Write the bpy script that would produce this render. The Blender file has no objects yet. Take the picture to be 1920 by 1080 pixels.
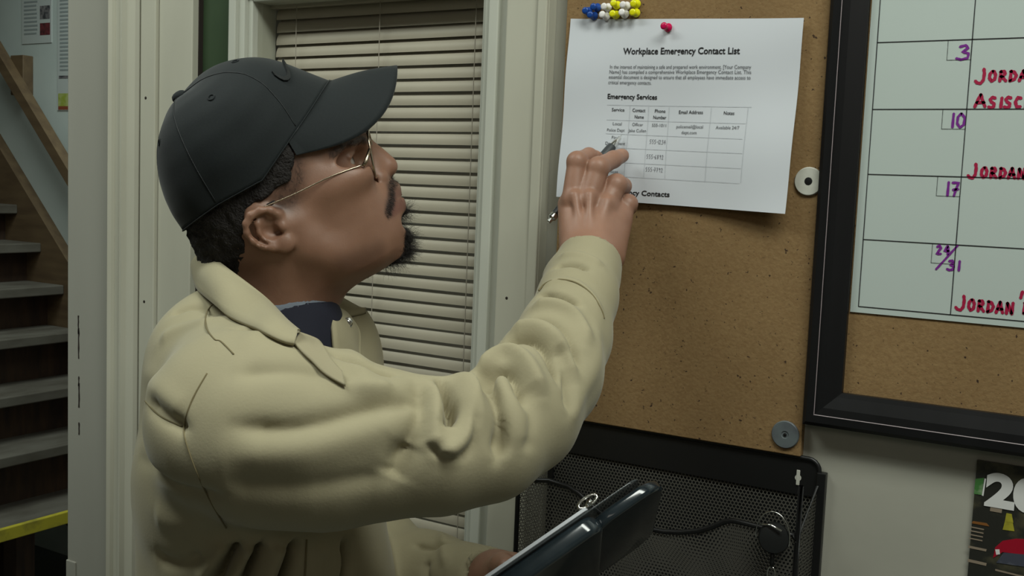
import bpy, bmesh, math, random
import numpy as np
from mathutils import Vector, Matrix

random.seed(7)
rng = np.random.default_rng(7)
SC = bpy.context.scene
COL = SC.collection
PI = math.pi

# ------------------------------------------------------------------ camera
FOC = 2000.0                       # focal length in pixels of a 1920 wide frame
_y, _p, _r = [math.radians(v) for v in (31.02, 5.44, 2.31)]
cf = np.array([-math.sin(_y) * math.cos(_p), math.cos(_y) * math.cos(_p), -math.sin(_p)])
_rt = np.array([math.cos(_y), math.sin(_y), 0.0])
_up = np.cross(_rt, cf)
cr = math.cos(_r) * _rt + math.sin(_r) * _up
cu = -math.sin(_r) * _rt + math.cos(_r) * _up
CAM = np.array([0.0, -1.1192, 1.55])
cd = bpy.data.cameras.new('camera')
cd.sensor_width = 36.0
cd.lens = FOC * 36.0 / 1920.0
cd.clip_start = 0.02
cam = bpy.data.objects.new('camera', cd)
COL.objects.link(cam)
M3 = Matrix(((cr[0], cu[0], -cf[0]), (cr[1], cu[1], -cf[1]), (cr[2], cu[2], -cf[2])))
cam.matrix_world = Matrix.Translation(Vector(CAM)) @ M3.to_4x4()
SC.camera = cam

# ------------------------------------------------------------------ world and light
w = bpy.data.worlds.new('world'); SC.world = w; w.use_nodes = True
bg = w.node_tree.nodes['Background']
bg.inputs[0].default_value = (0.80, 0.86, 0.82, 1)
bg.inputs[1].default_value = 0.18

def area(name, loc, size, power, col, rot=(0, 0, 0), sy=None):
    l = bpy.data.lights.new(name, 'AREA'); l.energy = power; l.color = col
    l.shape = 'RECTANGLE'; l.size = size; l.size_y = sy or size
    o = bpy.data.objects.new(name, l); COL.objects.link(o)
    o.location = loc; o.rotation_euler = rot
    return o
area('ceiling_tube_light', (0.25, -0.75, 2.66), 1.2, 24, (0.95, 1.0, 0.92), (math.radians(6), math.radians(10), 0), 0.35)
area('ceiling_tube_light', (-1.5, -0.95, 2.66), 1.3, 18, (0.93, 1.0, 0.93), (0, 0, 0), 0.35)
area('room_tube_light', (0.9, -2.9, 2.6), 1.8, 7, (1.0, 0.90, 0.80), (math.radians(35), 0, 0), 0.9)
area('stair_light', (-2.7, 0.9, 2.72), 0.8, 22, (0.86, 1.0, 0.95))
SC.view_settings.view_transform = 'Standard'
SC.view_settings.look = 'None'
SC.view_settings.gamma = 1
SC.view_settings.use_curve_mapping = False
SC.view_settings.exposure = 0.0

# ------------------------------------------------------------------ helpers
def ray(px, py):
    return cf + cr * (px - 960) / FOC - cu * (py - 540) / FOC

def on_wall(px, py, y=0.0):
    d = ray(px, py); t = (y - CAM[1]) / d[1]
    return CAM + d * t

def C(px, py, Z):                   # a point in the metric frame of the figure (right, up, away)
    return np.array([(px - 960) * Z / FOC, -(py - 540) * Z / FOC, Z])

BAS = np.stack([cr, cu, cf])        # rows: the figure frame's axes in the world
def to_world(p):
    return CAM + np.asarray(p) @ BAS

def mesh_from(name, v, f, smooth=True):
    v = np.ascontiguousarray(v, dtype=np.float32)
    me = bpy.data.meshes.new(name)
    if isinstance(f, np.ndarray):
        n = f.shape[1]; m = len(f)
        me.vertices.add(len(v)); me.vertices.foreach_set('co', v.ravel())
        me.loops.add(m * n); me.loops.foreach_set('vertex_index', f.astype(np.int32).ravel())
        me.polygons.add(m)
        me.polygons.foreach_set('loop_start', np.arange(0, m * n, n, dtype=np.int32))
        me.polygons.foreach_set('loop_total', np.full(m, n, dtype=np.int32))
        me.update(calc_edges=True)
    else:
        me.from_pydata([tuple(map(float, q)) for q in v], [], f)
    if smooth:
        me.polygons.foreach_set('use_smooth', np.ones(len(me.polygons), dtype=bool))
    me.update()
    return me

def link(name, me, mat=None, parent=None, label=None, cat=None, group=None, kind=None):
    o = bpy.data.objects.new(name, me); COL.objects.link(o)
    if mat is not None and me is not None:
        ms = mat if isinstance(mat, (list, tuple)) else [mat]
        if not me.materials:
            for m in ms: me.materials.append(m)
    if parent is not None:
        o.parent = parent
        p = parent; off = Vector((0, 0, 0))
        while p is not None:
            off += p.location; p = p.parent
        o.location = -off                       # meshes are written in world coordinates
    if label: o['label'] = label
    if cat: o['category'] = cat
    if group: o['group'] = group
    if kind: o['kind'] = kind
    return o

def empty(name, loc, label=None, cat=None, group=None, kind=None):
    o = bpy.data.objects.new(name, None); COL.objects.link(o)
    o.empty_display_size = 0.05; o.location = loc
    if label: o['label'] = label
    if cat: o['category'] = cat
    if group: o['group'] = group
    if kind: o['kind'] = kind
    return o

class MB:                            # collects simple shapes into one mesh
    def __init__(s): s.v = []; s.f = []; s.m = []
    def add(s, v, f, m=0):
        b = len(s.v); s.v += [tuple(map(float, q)) for q in v]
        s.f += [tuple(i + b for i in q) for q in f]; s.m += [m] * len(f)
    def box(s, x0, x1, y0, y1, z0, z1, m=0, bev=0.0):
        if bev <= 0:
            v = [(x, y, z) for x in (x0, x1) for y in (y0, y1) for z in (z0, z1)]
            f = [(0, 1, 3, 2), (4, 6, 7, 5), (0, 4, 5, 1), (2, 3, 7, 6), (0, 2, 6, 4), (1, 5, 7, 3)]
            s.add(v, f, m)
        else:
            bm = bmesh.new()
            r = bmesh.ops.create_cube(bm, size=1)
            for q in bm.verts:
                q.co = Vector((x0 + (q.co.x + .5) * (x1 - x0), y0 + (q.co.y + .5) * (y1 - y0), z0 + (q.co.z + .5) * (z1 - z0)))
            bmesh.ops.bevel(bm, geom=list(bm.edges), offset=bev, segments=2, affect='EDGES', profile=.5)
            bm.verts.index_update()
            s.add([q.co[:] for q in bm.verts], [tuple(q.index for q in f.verts) for f in bm.faces], m); bm.free()
    def prism(s, pts, y0, y1, m=0):   # polygon in x,z pushed along y
        n = len(pts)
        v = [(x, y0, z) for x, z in pts] + [(x, y1, z) for x, z in pts]
        f = [tuple(range(n))[::-1], tuple(range(n, 2 * n))] + [(i, (i + 1) % n, n + (i + 1) % n, n + i) for i in range(n)]
        s.add(v, f, m)
    def tube(s, pts, r, n=8, m=0, caps=True, closed=False):
        pts = [np.array(p, float) for p in pts]; k = len(pts)
        rr = r if hasattr(r, '__len__') else [r] * k
        ref = None; V = []
        for i in range(k):
            if closed: t = pts[(i + 1) % k] - pts[i - 1]
            else: t = pts[min(i + 1, k - 1)] - pts[max(i - 1, 0)]
            t = t / (np.linalg.norm(t) + 1e-12)
            if ref is None:
                ref = np.cross(t, [0, 0, 1.0])
                if np.linalg.norm(ref) < .1: ref = np.cross(t, [1.0, 0, 0])
            ref = ref - t * (ref @ t); ref /= np.linalg.norm(ref) + 1e-12
            b = np.cross(t, ref)
            for j in range(n):
                a = 2 * PI * j / n
                V.append(pts[i] + rr[i] * (math.cos(a) * ref + math.sin(a) * b))
        Fc = []
        for i in range(k if closed else k - 1):
            i2 = (i + 1) % k
            for j in range(n):
                Fc.append((i * n + j, i * n + (j + 1) % n, i2 * n + (j + 1) % n, i2 * n + j))
        if caps and not closed:
            Fc.append(tuple(range(n))[::-1]); Fc.append(tuple((k - 1) * n + j for j in range(n)))
        s.add(V, Fc, m)
    def lathe(s, org, axis, prof, n=20, m=0):   # prof: (distance along axis, radius)
        axis = np.array(axis, float); axis /= np.linalg.norm(axis)
        a = np.cross(axis, [0, 0, 1.0])
        if np.linalg.norm(a) < .1: a = np.cross(axis, [1.0, 0, 0])
        a /= np.linalg.norm(a); b = np.cross(axis, a); V = []
        for h, r in prof:
            for j in range(n):
                t = 2 * PI * j / n
                V.append(np.array(org) + axis * h + max(r, 1e-5) * (math.cos(t) * a + math.sin(t) * b))
        Fc = []
        for i in range(len(prof) - 1):
            for j in range(n):
                Fc.append((i * n + j, i * n + (j + 1) % n, (i + 1) * n + (j + 1) % n, (i + 1) * n + j))
        Fc.append(tuple(range(n))[::-1]); Fc.append(tuple((len(prof) - 1) * n + j for j in range(n)))
        s.add(V, Fc, m)
    def mesh(s, name, smooth=False, ang=None):
        me = bpy.data.meshes.new(name); me.from_pydata(s.v, [], s.f); me.update()
        bm = bmesh.new(); bm.from_mesh(me); bmesh.ops.recalc_face_normals(bm, faces=bm.faces); 
        if ang is not None:
            for f in bm.faces: f.smooth = True
            for e in bm.edges:
                if len(e.link_faces) == 2 and e.calc_face_angle(0) > ang: e.smooth = False
        bm.to_mesh(me); bm.free()
        if smooth: me.polygons.foreach_set('use_smooth', np.ones(len(me.polygons), dtype=bool))
        if max(s.m, default=0) > 0: me.polygons.foreach_set('material_index', np.array(s.m, dtype=np.int32))
        return me
    def build(s, name, mat, parent=None, smooth=False, ang=None, **k):
        return link(name, s.mesh(name, smooth, ang), mat, parent, **k)

# ------------------------------------------------------------------ materials
def mat(name, col, rough=.6, metal=0., noise=None, bump=None, spec=.5, extra=None, coat=0., trans=0., ior=1.45, alpha=1., attr=None, sheen=0., sss=0.):
    m = bpy.data.materials.new(name); m.use_nodes = True
    nt = m.node_tree; P = nt.nodes['Principled BSDF']
    P.inputs['Base Color'].default_value = (*col, 1)
    P.inputs['Roughness'].default_value = rough
    P.inputs['Metallic'].default_value = metal
    P.inputs['Specular IOR Level'].default_value = spec
    P.inputs['IOR'].default_value = ior
    if coat: P.inputs['Coat Weight'].default_value = coat; P.inputs['Coat Roughness'].default_value = .1
    if trans: P.inputs['Transmission Weight'].default_value = trans
    if alpha < 1: P.inputs['Alpha'].default_value = alpha
    if sheen: P.inputs['Sheen Weight'].default_value = sheen; P.inputs['Sheen Roughness'].default_value = .4
    if sss:
        P.inputs['Subsurface Weight'].default_value = sss
        P.inputs['Subsurface Radius'].default_value = (1.0, .35, .2); P.inputs['Subsurface Scale'].default_value = .006
    tc = nt.nodes.new('ShaderNodeTexCoord')
    src = None
    if attr:
        at = nt.nodes.new('ShaderNodeAttribute'); at.attribute_name = attr
        vm = nt.nodes.new('ShaderNodeVectorMath'); vm.operation = 'MULTIPLY'; vm.inputs[1].default_value = col
        nt.links.new(at.outputs['Color'], vm.inputs[0]); src = vm.outputs[0]
    if noise:                        # (scale, second colour, contrast low, high, stretch)
        sc, c2, lo, hi = noise[:4]; st = noise[4] if len(noise) > 4 else (1, 1, 1)
        mp = nt.nodes.new('ShaderNodeMapping'); mp.inputs['Scale'].default_value = st
        nt.links.new(tc.outputs['Object'], mp.inputs['Vector'])
        nz = nt.nodes.new('ShaderNodeTexNoise'); nz.inputs['Scale'].default_value = sc; nz.inputs['Detail'].default_value = 5
        nt.links.new(mp.outputs[0], nz.inputs['Vector'])
        rp = nt.nodes.new('ShaderNodeMapRange'); rp.inputs[1].default_value = lo; rp.inputs[2].default_value = hi
        nt.links.new(nz.outputs['Fac'], rp.inputs[0])
        mx = nt.nodes.new('ShaderNodeMix'); mx.data_type = 'RGBA'
        nt.links.new(rp.outputs[0], mx.inputs['Factor'])
        mx.inputs['A'].default_value = (*col, 1); mx.inputs['B'].default_value = (*c2, 1)
        if src is not None:
            mx.blend_type = 'MULTIPLY'; nt.links.new(src, mx.inputs['A'])
        src = mx.outputs['Result']
    if extra: src = extra(nt, tc, src, P)
    if src is not None: nt.links.new(src, P.inputs['Base Color'])
    if bump:                         # (scale, strength, distance, stretch)
        sc, stg, dist = bump[:3]; st = bump[3] if len(bump) > 3 else (1, 1, 1)
        mp = nt.nodes.new('ShaderNodeMapping'); mp.inputs['Scale'].default_value = st
        nt.links.new(tc.outputs['Object'], mp.inputs['Vector'])
        nz = nt.nodes.new('ShaderNodeTexNoise'); nz.inputs['Scale'].default_value = sc; nz.inputs['Detail'].default_value = 4
        nt.links.new(mp.outputs[0], nz.inputs['Vector'])
        bp = nt.nodes.new('ShaderNodeBump'); bp.inputs['Strength'].default_value = stg; bp.inputs['Distance'].default_value = dist
        nt.links.new(nz.outputs['Fac'], bp.inputs['Height']); nt.links.new(bp.outputs[0], P.inputs['Normal'])
    return m

def cork_extra(nt, tc, src, P):
    def mixer(fac, a, b):
        mx = nt.nodes.new('ShaderNodeMix'); mx.data_type = 'RGBA'
        nt.links.new(fac, mx.inputs['Factor'])
        if isinstance(a, tuple): mx.inputs['A'].default_value = (*a, 1)
        else: nt.links.new(a, mx.inputs['A'])
        mx.inputs['B'].default_value = (*b, 1)
        return mx.outputs['Result']
    v = nt.nodes.new('ShaderNodeTexVoronoi'); v.inputs['Scale'].default_value = 330
    nt.links.new(tc.outputs['Object'], v.inputs['Vector'])
    sep = nt.nodes.new('ShaderNodeSeparateColor'); nt.links.new(v.outputs['Color'], sep.inputs[0])
    r = nt.nodes.new('ShaderNodeMapRange'); nt.links.new(sep.outputs[0], r.inputs[0])
    r.inputs[1].default_value = .2; r.inputs[2].default_value = 1; r.inputs[4].default_value = .5
    c = mixer(r.outputs[0], src, (.175, .098, .036))
    n = nt.nodes.new('ShaderNodeTexNoise'); n.inputs['Scale'].default_value = 230; n.inputs['Detail'].default_value = 2
    nt.links.new(tc.outputs['Object'], n.inputs['Vector'])
    r2 = nt.nodes.new('ShaderNodeMapRange'); nt.links.new(n.outputs['Fac'], r2.inputs[0])
    r2.inputs[1].default_value = .68; r2.inputs[2].default_value = .74
    return mixer(r2.outputs[0], c, (.035, .016, .006))

M = {}
M['cork'] = mat('cork', (.25, .157, .066), .85, noise=(9, (.20, .123, .05), .3, .7), extra=cork_extra, bump=(300, .5, .001))
M['wall'] = mat('painted_wall', (.40, .39, .33), .55, noise=(6, (.35, .345, .29), .3, .7), bump=(60, .15, .001))
M['white_wall'] = mat('white_painted_wall', (.50, .54, .51), .6, noise=(4, (.43, .47, .44), .3, .7))
M['trim'] = mat('cream_trim_paint', (.50, .49, .40), .4, noise=(7, (.43, .42, .34), .35, .7, (1, 1, .35)), bump=(35, .12, .002, (1, 1, .2)))
M['trim_grey'] = mat('grey_trim_paint', (.37, .365, .315), .45, noise=(5, (.32, .315, .27), .3, .7, (1, 1, .3)), bump=(35, .15, .002, (1, 1, .2)))
M['frame_white'] = mat('white_window_frame', (.52, .53, .46), .35, noise=(9, (.45, .46, .39), .4, .75, (1, 1, .3)))
M['green'] = mat('dark_green_paint', (.030, .054, .024), .5, noise=(12, (.038, .066, .03), .3, .7))
M['gap'] = mat('dark_gap', (.02, .014, .01), .9)
M['slat'] = mat('blind_slat', (.52, .475, .395), .45, noise=(8, (.46, .415, .34), .3, .7))
M['cord'] = mat('blind_cord', (.42, .38, .33), .8)
M['brown_board'] = mat('brown_backing', (.36, .25, .20), .7, noise=(3, (.15, .10, .07), .3, .7, (3, 1, .3)))
M['paper'] = mat('white_paper', (.60, .62, .66), .5, noise=(3, (.57, .60, .635), .3, .7))
M['ink'] = mat('black_ink', (.012, .012, .014), .7)
M['ink_grey'] = mat('grey_ink', (.10, .105, .115), .7)
M['ink_pale'] = mat('pale_rule_line', (.40, .42, .45), .7)
M['pencil'] = mat('grey_pen_writing', (.13, .13, .15), .7)
M['red_ink'] = mat('crimson_marker', (.33, .006, .045), .5)
M['purple_ink'] = mat('purple_marker', (.16, .015, .22), .5)
M['board_white'] = mat('laminated_calendar', (.46, .52, .49), .28, noise=(2, (.43, .49, .46), .3, .7))
M['black_frame'] = mat('black_frame', (.006, .006, .0065), .4, noise=(30, (.009, .009, .0095), .3, .7, (1, 1, .1)), spec=.3)
M['frame_line'] = mat('frame_highlight_line', (.30, .25, .26), .4)
M['black_metal'] = mat('black_metal', (.008, .008, .008), .38)
M['mesh_metal'] = mat('black_wire_mesh', (.10, .095, .08), .6)
M['chrome'] = mat('chrome', (.75, .75, .72), .18, 1.)
M['gold'] = mat('thin_gold_wire', (.42, .35, .26), .25, 1.)
M['black_plastic'] = mat('black_plastic', (.012, .013, .013), .35)
M['pen_grip'] = mat('dark_pen_rubber', (.035, .04, .042), .5)
M['washer_white'] = mat('white_washer', (.52, .52, .46), .45, noise=(60, (.42, .42, .36), .4, .7))
M['washer_grey'] = mat('grey_washer', (.115, .135, .14), .45, noise=(60, (.09, .1, .11), .4, .7))
M['wood'] = mat('brown_wood', (.135, .088, .045), .6, noise=(5, (.085, .052, .027), .3, .7, (1, 6, 6)))
M['wood_dark'] = mat('dark_old_wood', (.075, .04, .022), .75, noise=(6, (.03, .018, .012), .3, .7, (1, 5, 1)))
M['tread'] = mat('worn_grey_tread', (.115, .103, .083), .75, noise=(14, (.065, .054, .04), .35, .7, (1, .4, 1)))
M['yellow'] = mat('yellow_paint', (.47, .40, .03), .55, noise=(20, (.28, .24, .03), .5, .75))
M['floor'] = mat('grey_concrete', (.17, .18, .17), .7, noise=(5, (.12, .13, .12), .3, .7))
M['blue_pin'] = mat('blue_plastic', (.012, .06, .28), .25)
M['white_pin'] = mat('white_plastic', (.75, .72, .70), .25)
M['yellow_pin'] = mat('yellow_plastic', (.72, .70, .01), .25)
M['red_pin'] = mat('crimson_plastic', (.50, .004, .07), .22)
M['jacket'] = mat('khaki_twill', (.335, .298, .188), .85, noise=(14, (.31, .276, .172), .3, .7), bump=(420, .25, .0006), sheen=.15)
M['jacket_in'] = mat('khaki_inside', (.30, .265, .17), .9, bump=(420, .25, .0006))
M['stitch'] = mat('khaki_stitching', (.17, .14, .07), .9)
M['shirt'] = mat('navy_shirt', (.009, .010, .020), .9, bump=(500, .3, .0006))
M['undershirt'] = mat('grey_blue_undershirt', (.13, .15, .18), .9)
M['cap'] = mat('black_cap_fabric', (.0075, .0105, .0115), .8, noise=(500, (.0095, .013, .014), .3, .7), bump=(900, .2, .0004), sheen=.14, spec=.35)
M['cap_logo'] = mat('black_embroidery', (.008, .010, .011), .5, bump=(1500, .6, .0005))
M['hair'] = mat('black_hair', (.012, .009, .008), .75, bump=(420, 1., .003))
M['strand'] = mat('black_hair_strand', (.014, .011, .010), .6)
M['skin'] = mat('brown_skin', (.25, .134, .088), .47, attr='tint', noise=(70, (.90, .88, .86), .3, .75), bump=(600, .18, .0006), sss=.12)
M['eye_white'] = mat('eye', (.9, .9, .9), .15, attr='tint')
M['lens'] = None
M['denim'] = mat('dark_trousers', (.03, .035, .05), .9)
M['shoe'] = mat('dark_shoe', (.02, .018, .015), .6)
M['case'] = mat('smoky_blue_plastic', (.012, .019, .024), .16, coat=.5, noise=(18, (.026, .036, .042), .42, .7))
M['case_clear'] = mat('clear_smoky_plastic', (.10, .115, .12), .15, alpha=.45)
M['poster'] = mat('laminated_poster', (.45, .47, .45), .12)
M['poster_text'] = mat('poster_print_grey', (.25, .275, .27), .3)
M['photo_dark'] = mat('poster_photo_dark', (.05, .05, .055), .3, noise=(60, (.22, .20, .20), .4, .65))
M['photo_red'] = mat('poster_photo_red', (.14, .03, .035), .3, noise=(60, (.03, .02, .02), .4, .65))
M['lime'] = mat('lime_print_and_highlight', (.28, .33, .05), .4, noise=(30, (.42, .45, .2), .4, .7))
M['orange_red'] = mat('red_brown_print', (.22, .06, .03), .4)
M['cal_print'] = mat('dark_garage_print', (.022, .022, .018), .3, noise=(38, (.10, .09, .05), .5, .75))
M['cal_green'] = mat('green_print', (.05, .16, .04), .4, noise=(90, (.25, .33, .2), .5, .7))
M['cal_red'] = mat('red_car_print', (.30, .006, .02), .3)
M['cal_white'] = mat('white_print', (.62, .62, .60), .4)
M['cal_yellow'] = mat('yellow_print', (.36, .33, .03), .4, noise=(80, (.2, .18, .02), .4, .7))
M['cal_grey'] = mat('steel_blue_print', (.05, .055, .075), .4, noise=(70, (.15, .16, .19), .5, .7))
M['cal_tan'] = mat('tan_print', (.24, .19, .14), .4)
M['cal_orange'] = mat('orange_print', (.20, .08, .02), .4)

def glass_mat(name, tint, rough, fac):
    m = bpy.data.materials.new(name); m.use_nodes = True; nt = m.node_tree
    for n in list(nt.nodes): nt.nodes.remove(n)
    o = nt.nodes.new('ShaderNodeOutputMaterial'); mx = nt.nodes.new('ShaderNodeMixShader')
    t = nt.nodes.new('ShaderNodeBsdfTransparent'); t.inputs[0].default_value = (*tint, 1)
    g = nt.nodes.new('ShaderNodeBsdfGlossy'); g.inputs['Roughness'].default_value = rough
    lw_ = nt.nodes.new('ShaderNodeLayerWeight'); lw_.inputs[0].default_value = .5
    pw_ = nt.nodes.new('ShaderNodeMath'); pw_.operation = 'POWER'; pw_.inputs[1].default_value = 4
    ad_ = nt.nodes.new('ShaderNodeMath'); ad_.operation = 'MULTIPLY_ADD'; ad_.inputs[1].default_value = .9; ad_.inputs[2].default_value = .05
    nt.links.new(lw_.outputs['Facing'], pw_.inputs[0]); nt.links.new(pw_.outputs[0], ad_.inputs[0])
    nt.links.new(ad_.outputs[0], mx.inputs[0]); nt.links.new(t.outputs[0], mx.inputs[1]); nt.links.new(g.outputs[0], mx.inputs[2])
    nt.links.new(mx.outputs[0], o.inputs[0]); return m
M['glass'] = glass_mat('window_glass', (.93, .93, .90), .02, 1.5)
M['lens'] = glass_mat('spectacle_lens', (.90, .88, .82), .01, 1.5)

# ------------------------------------------------------------------ the setting
def struct(name, mb, m, **k):
    return mb.build(name, m, kind='structure', **k)

b = MB(); b.box(-7, 3, -4.5, 4, -.06, 0); struct('floor', b, M['floor'])
# wall with the boards: solid right of the window, over and under it
b = MB()
b.box(-.700, 2.4, .0, .14, 0, 2.75)
b.box(-1.50, -.700, .03, .14, 0, .86)
b.box(-1.50, -.700, .03, .14, 1.825, 2.75)
b.box(-1.50, -1.14, .03, .14, .86, 1.825)
struct('wall_back', b, M['wall'])
b = MB(); b.box(-7, 3, -4.5, -4.36, 0, 2.75); struct('wall_front', b, M['wall'])
b = MB(); b.box(2.4, 2.54, -4.36, .14, 0, 2.75); struct('wall_right', b, M['wall'])
b = MB(); b.box(-7, 3, -4.5, 4, 2.75, 2.83); struct('ceiling', b, M['wall'])
YW = 1.55
b = MB(); b.box(-7, -1.0, YW, YW + .12, 0, 2.75); struct('wall_stair', b, M['white_wall'])
b = MB(); b.box(-7.12, -7, -4.5, 4, 0, 2.75); struct('wall_left', b, M['white_wall'])
# casing left of the window
b = MB(); b.box(-1.502, -1.388, -.018, .15, 0, 2.4, bev=.002)
o = struct('trim_1', b, M['trim_grey'])
b = MB()                              # paint chips and a patch low on the casing
for z, h, x in ((1.285, .03, -1.474), (1.20, .016, -1.473), (1.12, .02, -1.472), (1.245, .05, -1.4735), (1.165, .04, -1.4725)):
    pts = [(x - .0008 + random.uniform(-.0008, .0004), z + h * i / 6) for i in range(7)] + [(x + .0012 + random.uniform(-.0004, .0012), z + h * i / 6) for i in range(6, -1, -1)]
    b.prism(pts, -.0186, -.0170)
b.build('paint_crack', M['gap'], o)
b = MB(); b.box(-1.449, -1.404, -.0215, -.0175, .60, .852, bev=.0012); b.build('patch_plate', M['trim_grey'], o)
b = MB(); b.box(-1.501, -1.478, -.0215, -.0175, .60, .905, bev=.0012); b.build('patch_plate', M['trim_grey'], o)
b = MB()
prof = [(-1.388, -.018), (-1.386, -.032), (-1.382, -.036), (-1.378, -.032), (-1.376, -.027), (-1.364, -.029), (-1.357, -.034), (-1.353, -.034), (-1.350, -.027), (-1.343, -.024), (-1.338, -.022), (-1.335, -.016), (-1.335, .12), (-1.388, .12)]
n = len(prof)
b.add([(x, y, 0) for x, y in prof] + [(x, y, 2.4) for x, y in prof],
      [(i, (i + 1) % n, n + (i + 1) % n, n + i) for i in range(n)] + [tuple(range(n))[::-1], tuple(range(n, 2 * n))])
struct('trim_2', b, M['trim'])
b = MB(); b.box(-1.336, -1.328, -.006, .12, 0, 2.4); struct('trim_3', b, M['gap'])
b = MB()
b.box(-1.3285, -1.296, -.020, .10, 0, 2.4, bev=.0015); b.box(-1.295, -1.224, -.014, .10, 0, 2.4, bev=.0015)
o = struct('trim_4', b, M['trim'])
for z in (1.845, 1.352, 1.66):
    b = MB(); b.lathe((-1.316, -.0195, z), (0, -1, 0), [(0, .0022), (.0008, .0022), (.0014, .0012)], 12); b.build('nail', M['gap'], o)
b = MB(); b.box(-1.224, -1.150, .004, .10, 0, 2.4); struct('door_1', b, M['green'])
b = MB(); b.box(-1.2238, -1.2215, -.003, .02, 0, 2.4); struct('trim_5', b, M['gap'])
# window: frame with stepped mouldings
GZ0, GZ1 = .90, 1.797
def ring(x0, x1, z0, z1, wd, y0, y1, bev=.0015):
    q = MB()
    q.box(x0, x0 + wd, y0, y1, z0, z1, bev=bev); q.box(x1 - wd, x1, y0, y1, z0, z1, bev=bev)
    q.box(x0 + wd, x1 - wd, y0, y1, z1 - wd, z1, bev=bev); q.box(x0 + wd, x1 - wd, y0, y1, z0, z0 + wd, bev=bev)
    return q
win = empty('window_1', (-.93, 0, GZ0), kind='structure')
for a in ((-1.160, -.684, GZ0 - .046, GZ1 + .048, .018, -.006, .05), (-1.153, -.700, GZ0 - .030, GZ1 + .031, .014, -.013, .05),
          (-1.140, -.712, GZ0 - .018, GZ1 + .018, .012, -.006, .05), (-1.129, -.7225, GZ0 - .007, GZ1 + .007, .009, .0015, .05)):
    ring(*a).build('frame_moulding', M['frame_white'], win)
b = MB(); b.add([(-1.122,.012,GZ0),(-.718,.012,GZ0),(-.718,.012,GZ1),(-1.122,.012,GZ1)],[(0,1,2,3)]); b.build('pane', M['glass'], win)
b = MB(); b.box(-1.75, -.55, .55, .56, .4, 2.3); b.build('backing_panel', M['brown_board'], win)
# blinds behind the glass
bl = empty('window_blind', (-.92, .05, GZ1), 'cream horizontal slat blind hanging behind the window glass', 'blind')
def slat_mesh():
    v = []; f = []; N = 7; wd = .0208; tl = math.radians(66)
    for x in (-.196, -.1, 0, .1, .196):
        for j in range(N):
            u = (j / (N - 1) - .5); yy = u * wd; zz = .0028 * (1 - 4 * u * u)
            v.append((x, yy * math.cos(tl) + zz * math.sin(tl) * -1, yy * math.sin(tl) + zz * math.cos(tl)))
    for i in range(4):
        for j in range(N - 1):
            f.append((i * N + j, (i + 1) * N + j, (i + 1) * N + j + 1, i * N + j + 1))
    return mesh_from('slat', np.array(v), f)
sm = slat_mesh(); sm.materials.append(M['slat'])
k = 0; z = GZ1 - .012
while z > GZ0 + .01:
    o = link('slat', sm, None, bl)
    o.location = (0, .0 + random.uniform(-.0006, .0006), z - GZ1); o.rotation_euler = (random.uniform(-.05, .05) , random.uniform(-.003, .003), 0)
    z -= .0175; k += 1
for x in (-1.07, -.92, -.765):
    b = MB(); b.tube([(x, .037, GZ0), (x, .037, GZ1)], .0006, 5); b.build('ladder_cord', M['cord'], bl)
b = MB(); b.box(-1.12, -.722, .036, .064, GZ1 - .006, GZ1 + .006); b.build('head_rail', M['slat'], bl)
b = MB(); b.box(-.858, -.832, .0300, .0306, 1.232, 1.247); b.build('lime_highlight', M['lime'], bl, label='small lime highlight painted as a patch on a slat')  # blurry lime reflection on the blind, painted as a small flat patch
# casing right of window
b = MB(); b.box(-.6845, -.6265, -.020, .0, 0, 2.4, bev=.002); b.box(-.6395, -.6265, -.0245, -.0195, 0, 2.4, bev=.0015)
o = struct('trim_6', b, M['trim'])
for z in (1.415, 1.85):
    b = MB(); b.lathe((-.668, -.0195, z), (0, -1, 0), [(0, .0018), (.0008, .0018), (.0012, .001)], 10); b.build('nail', M['gap'], o)

# ------------------------------------------------------------------ stairs
st = empty('staircase', (-3.2, YW - .4, 0), 'old open wooden staircase with worn grey treads in the room at the left', 'stairs')
TR = [(-3.08, 1.55 - 1.334), (-3.21, 1.55 - 1.18), (-3.34, 1.55 - .949), (-3.47, 1.55 - .718), (-3.60, 1.55 - .443), (-3.74, 1.55 - .30), (-3.89, 1.55 - .155), (-4.04, 1.55)]
TR = [(x, float((CAM + ray(70, y_) * (x / ray(70, y_)[0]))[2])) for (x, z), y_ in zip(TR, (975, 845, 736, 630, 538, 456, 384, 316))]
for i, (x, z) in enumerate(TR):
    q = MB(); q.box(x - .24, x, .35, YW - .045, z - .036, z, bev=.004)
    t = q.build('tread', M['tread'], st)
    if i == 0:
        q = MB(); q.box(x - .012, x + .006, .35, YW - .045, z - .04, z + .0025, bev=.003); q.build('yellow_nosing', M['yellow'], t)
    q = MB(); q.box(x - .25, x - .232, .35, YW - .045, z, z + (TR[i + 1][1] - z - .037 if i < 7 else .2)); q.build('riser', M['wood_dark'], st)
    q = MB(); q.box(x - .22, x - .15, 1.05, 1.12, 0.0 if i < 2 else z - .26, z - .037); q.build('stringer_block', M['wood_dark'], st)
pA = on_wall(0, 280, YW - .045); pB = on_wall(150, 530, YW - .045)
d = (pB - pA) / (pB[0] - pA[0])
q = MB(); x0 = pA[0] - 1.0; x1 = pB[0] + .75
q.prism([(x0, pA[2] + d[2] * (x0 - pA[0])), (x1, pA[2] + d[2] * (x1 - pA[0])), (x1, .02), (x1 - .55, .0), (x0, .9)], YW - .045, YW - .001)
q.build('stringer', M['wood'], st)
hA = on_wall(0, 102, YW - .07); hB = on_wall(145, 345, YW - .07)
e = (hB - hA) / (hB[0] - hA[0])
hr = empty('handrail', tuple(hB), 'sloping brown wooden handrail on the white wall above the stairs', 'handrail')
x0, x1 = hA[0] - .8, hB[0] + .5
zz = lambda x: hA[2] + e[2] * (x - hA[0])
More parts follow.
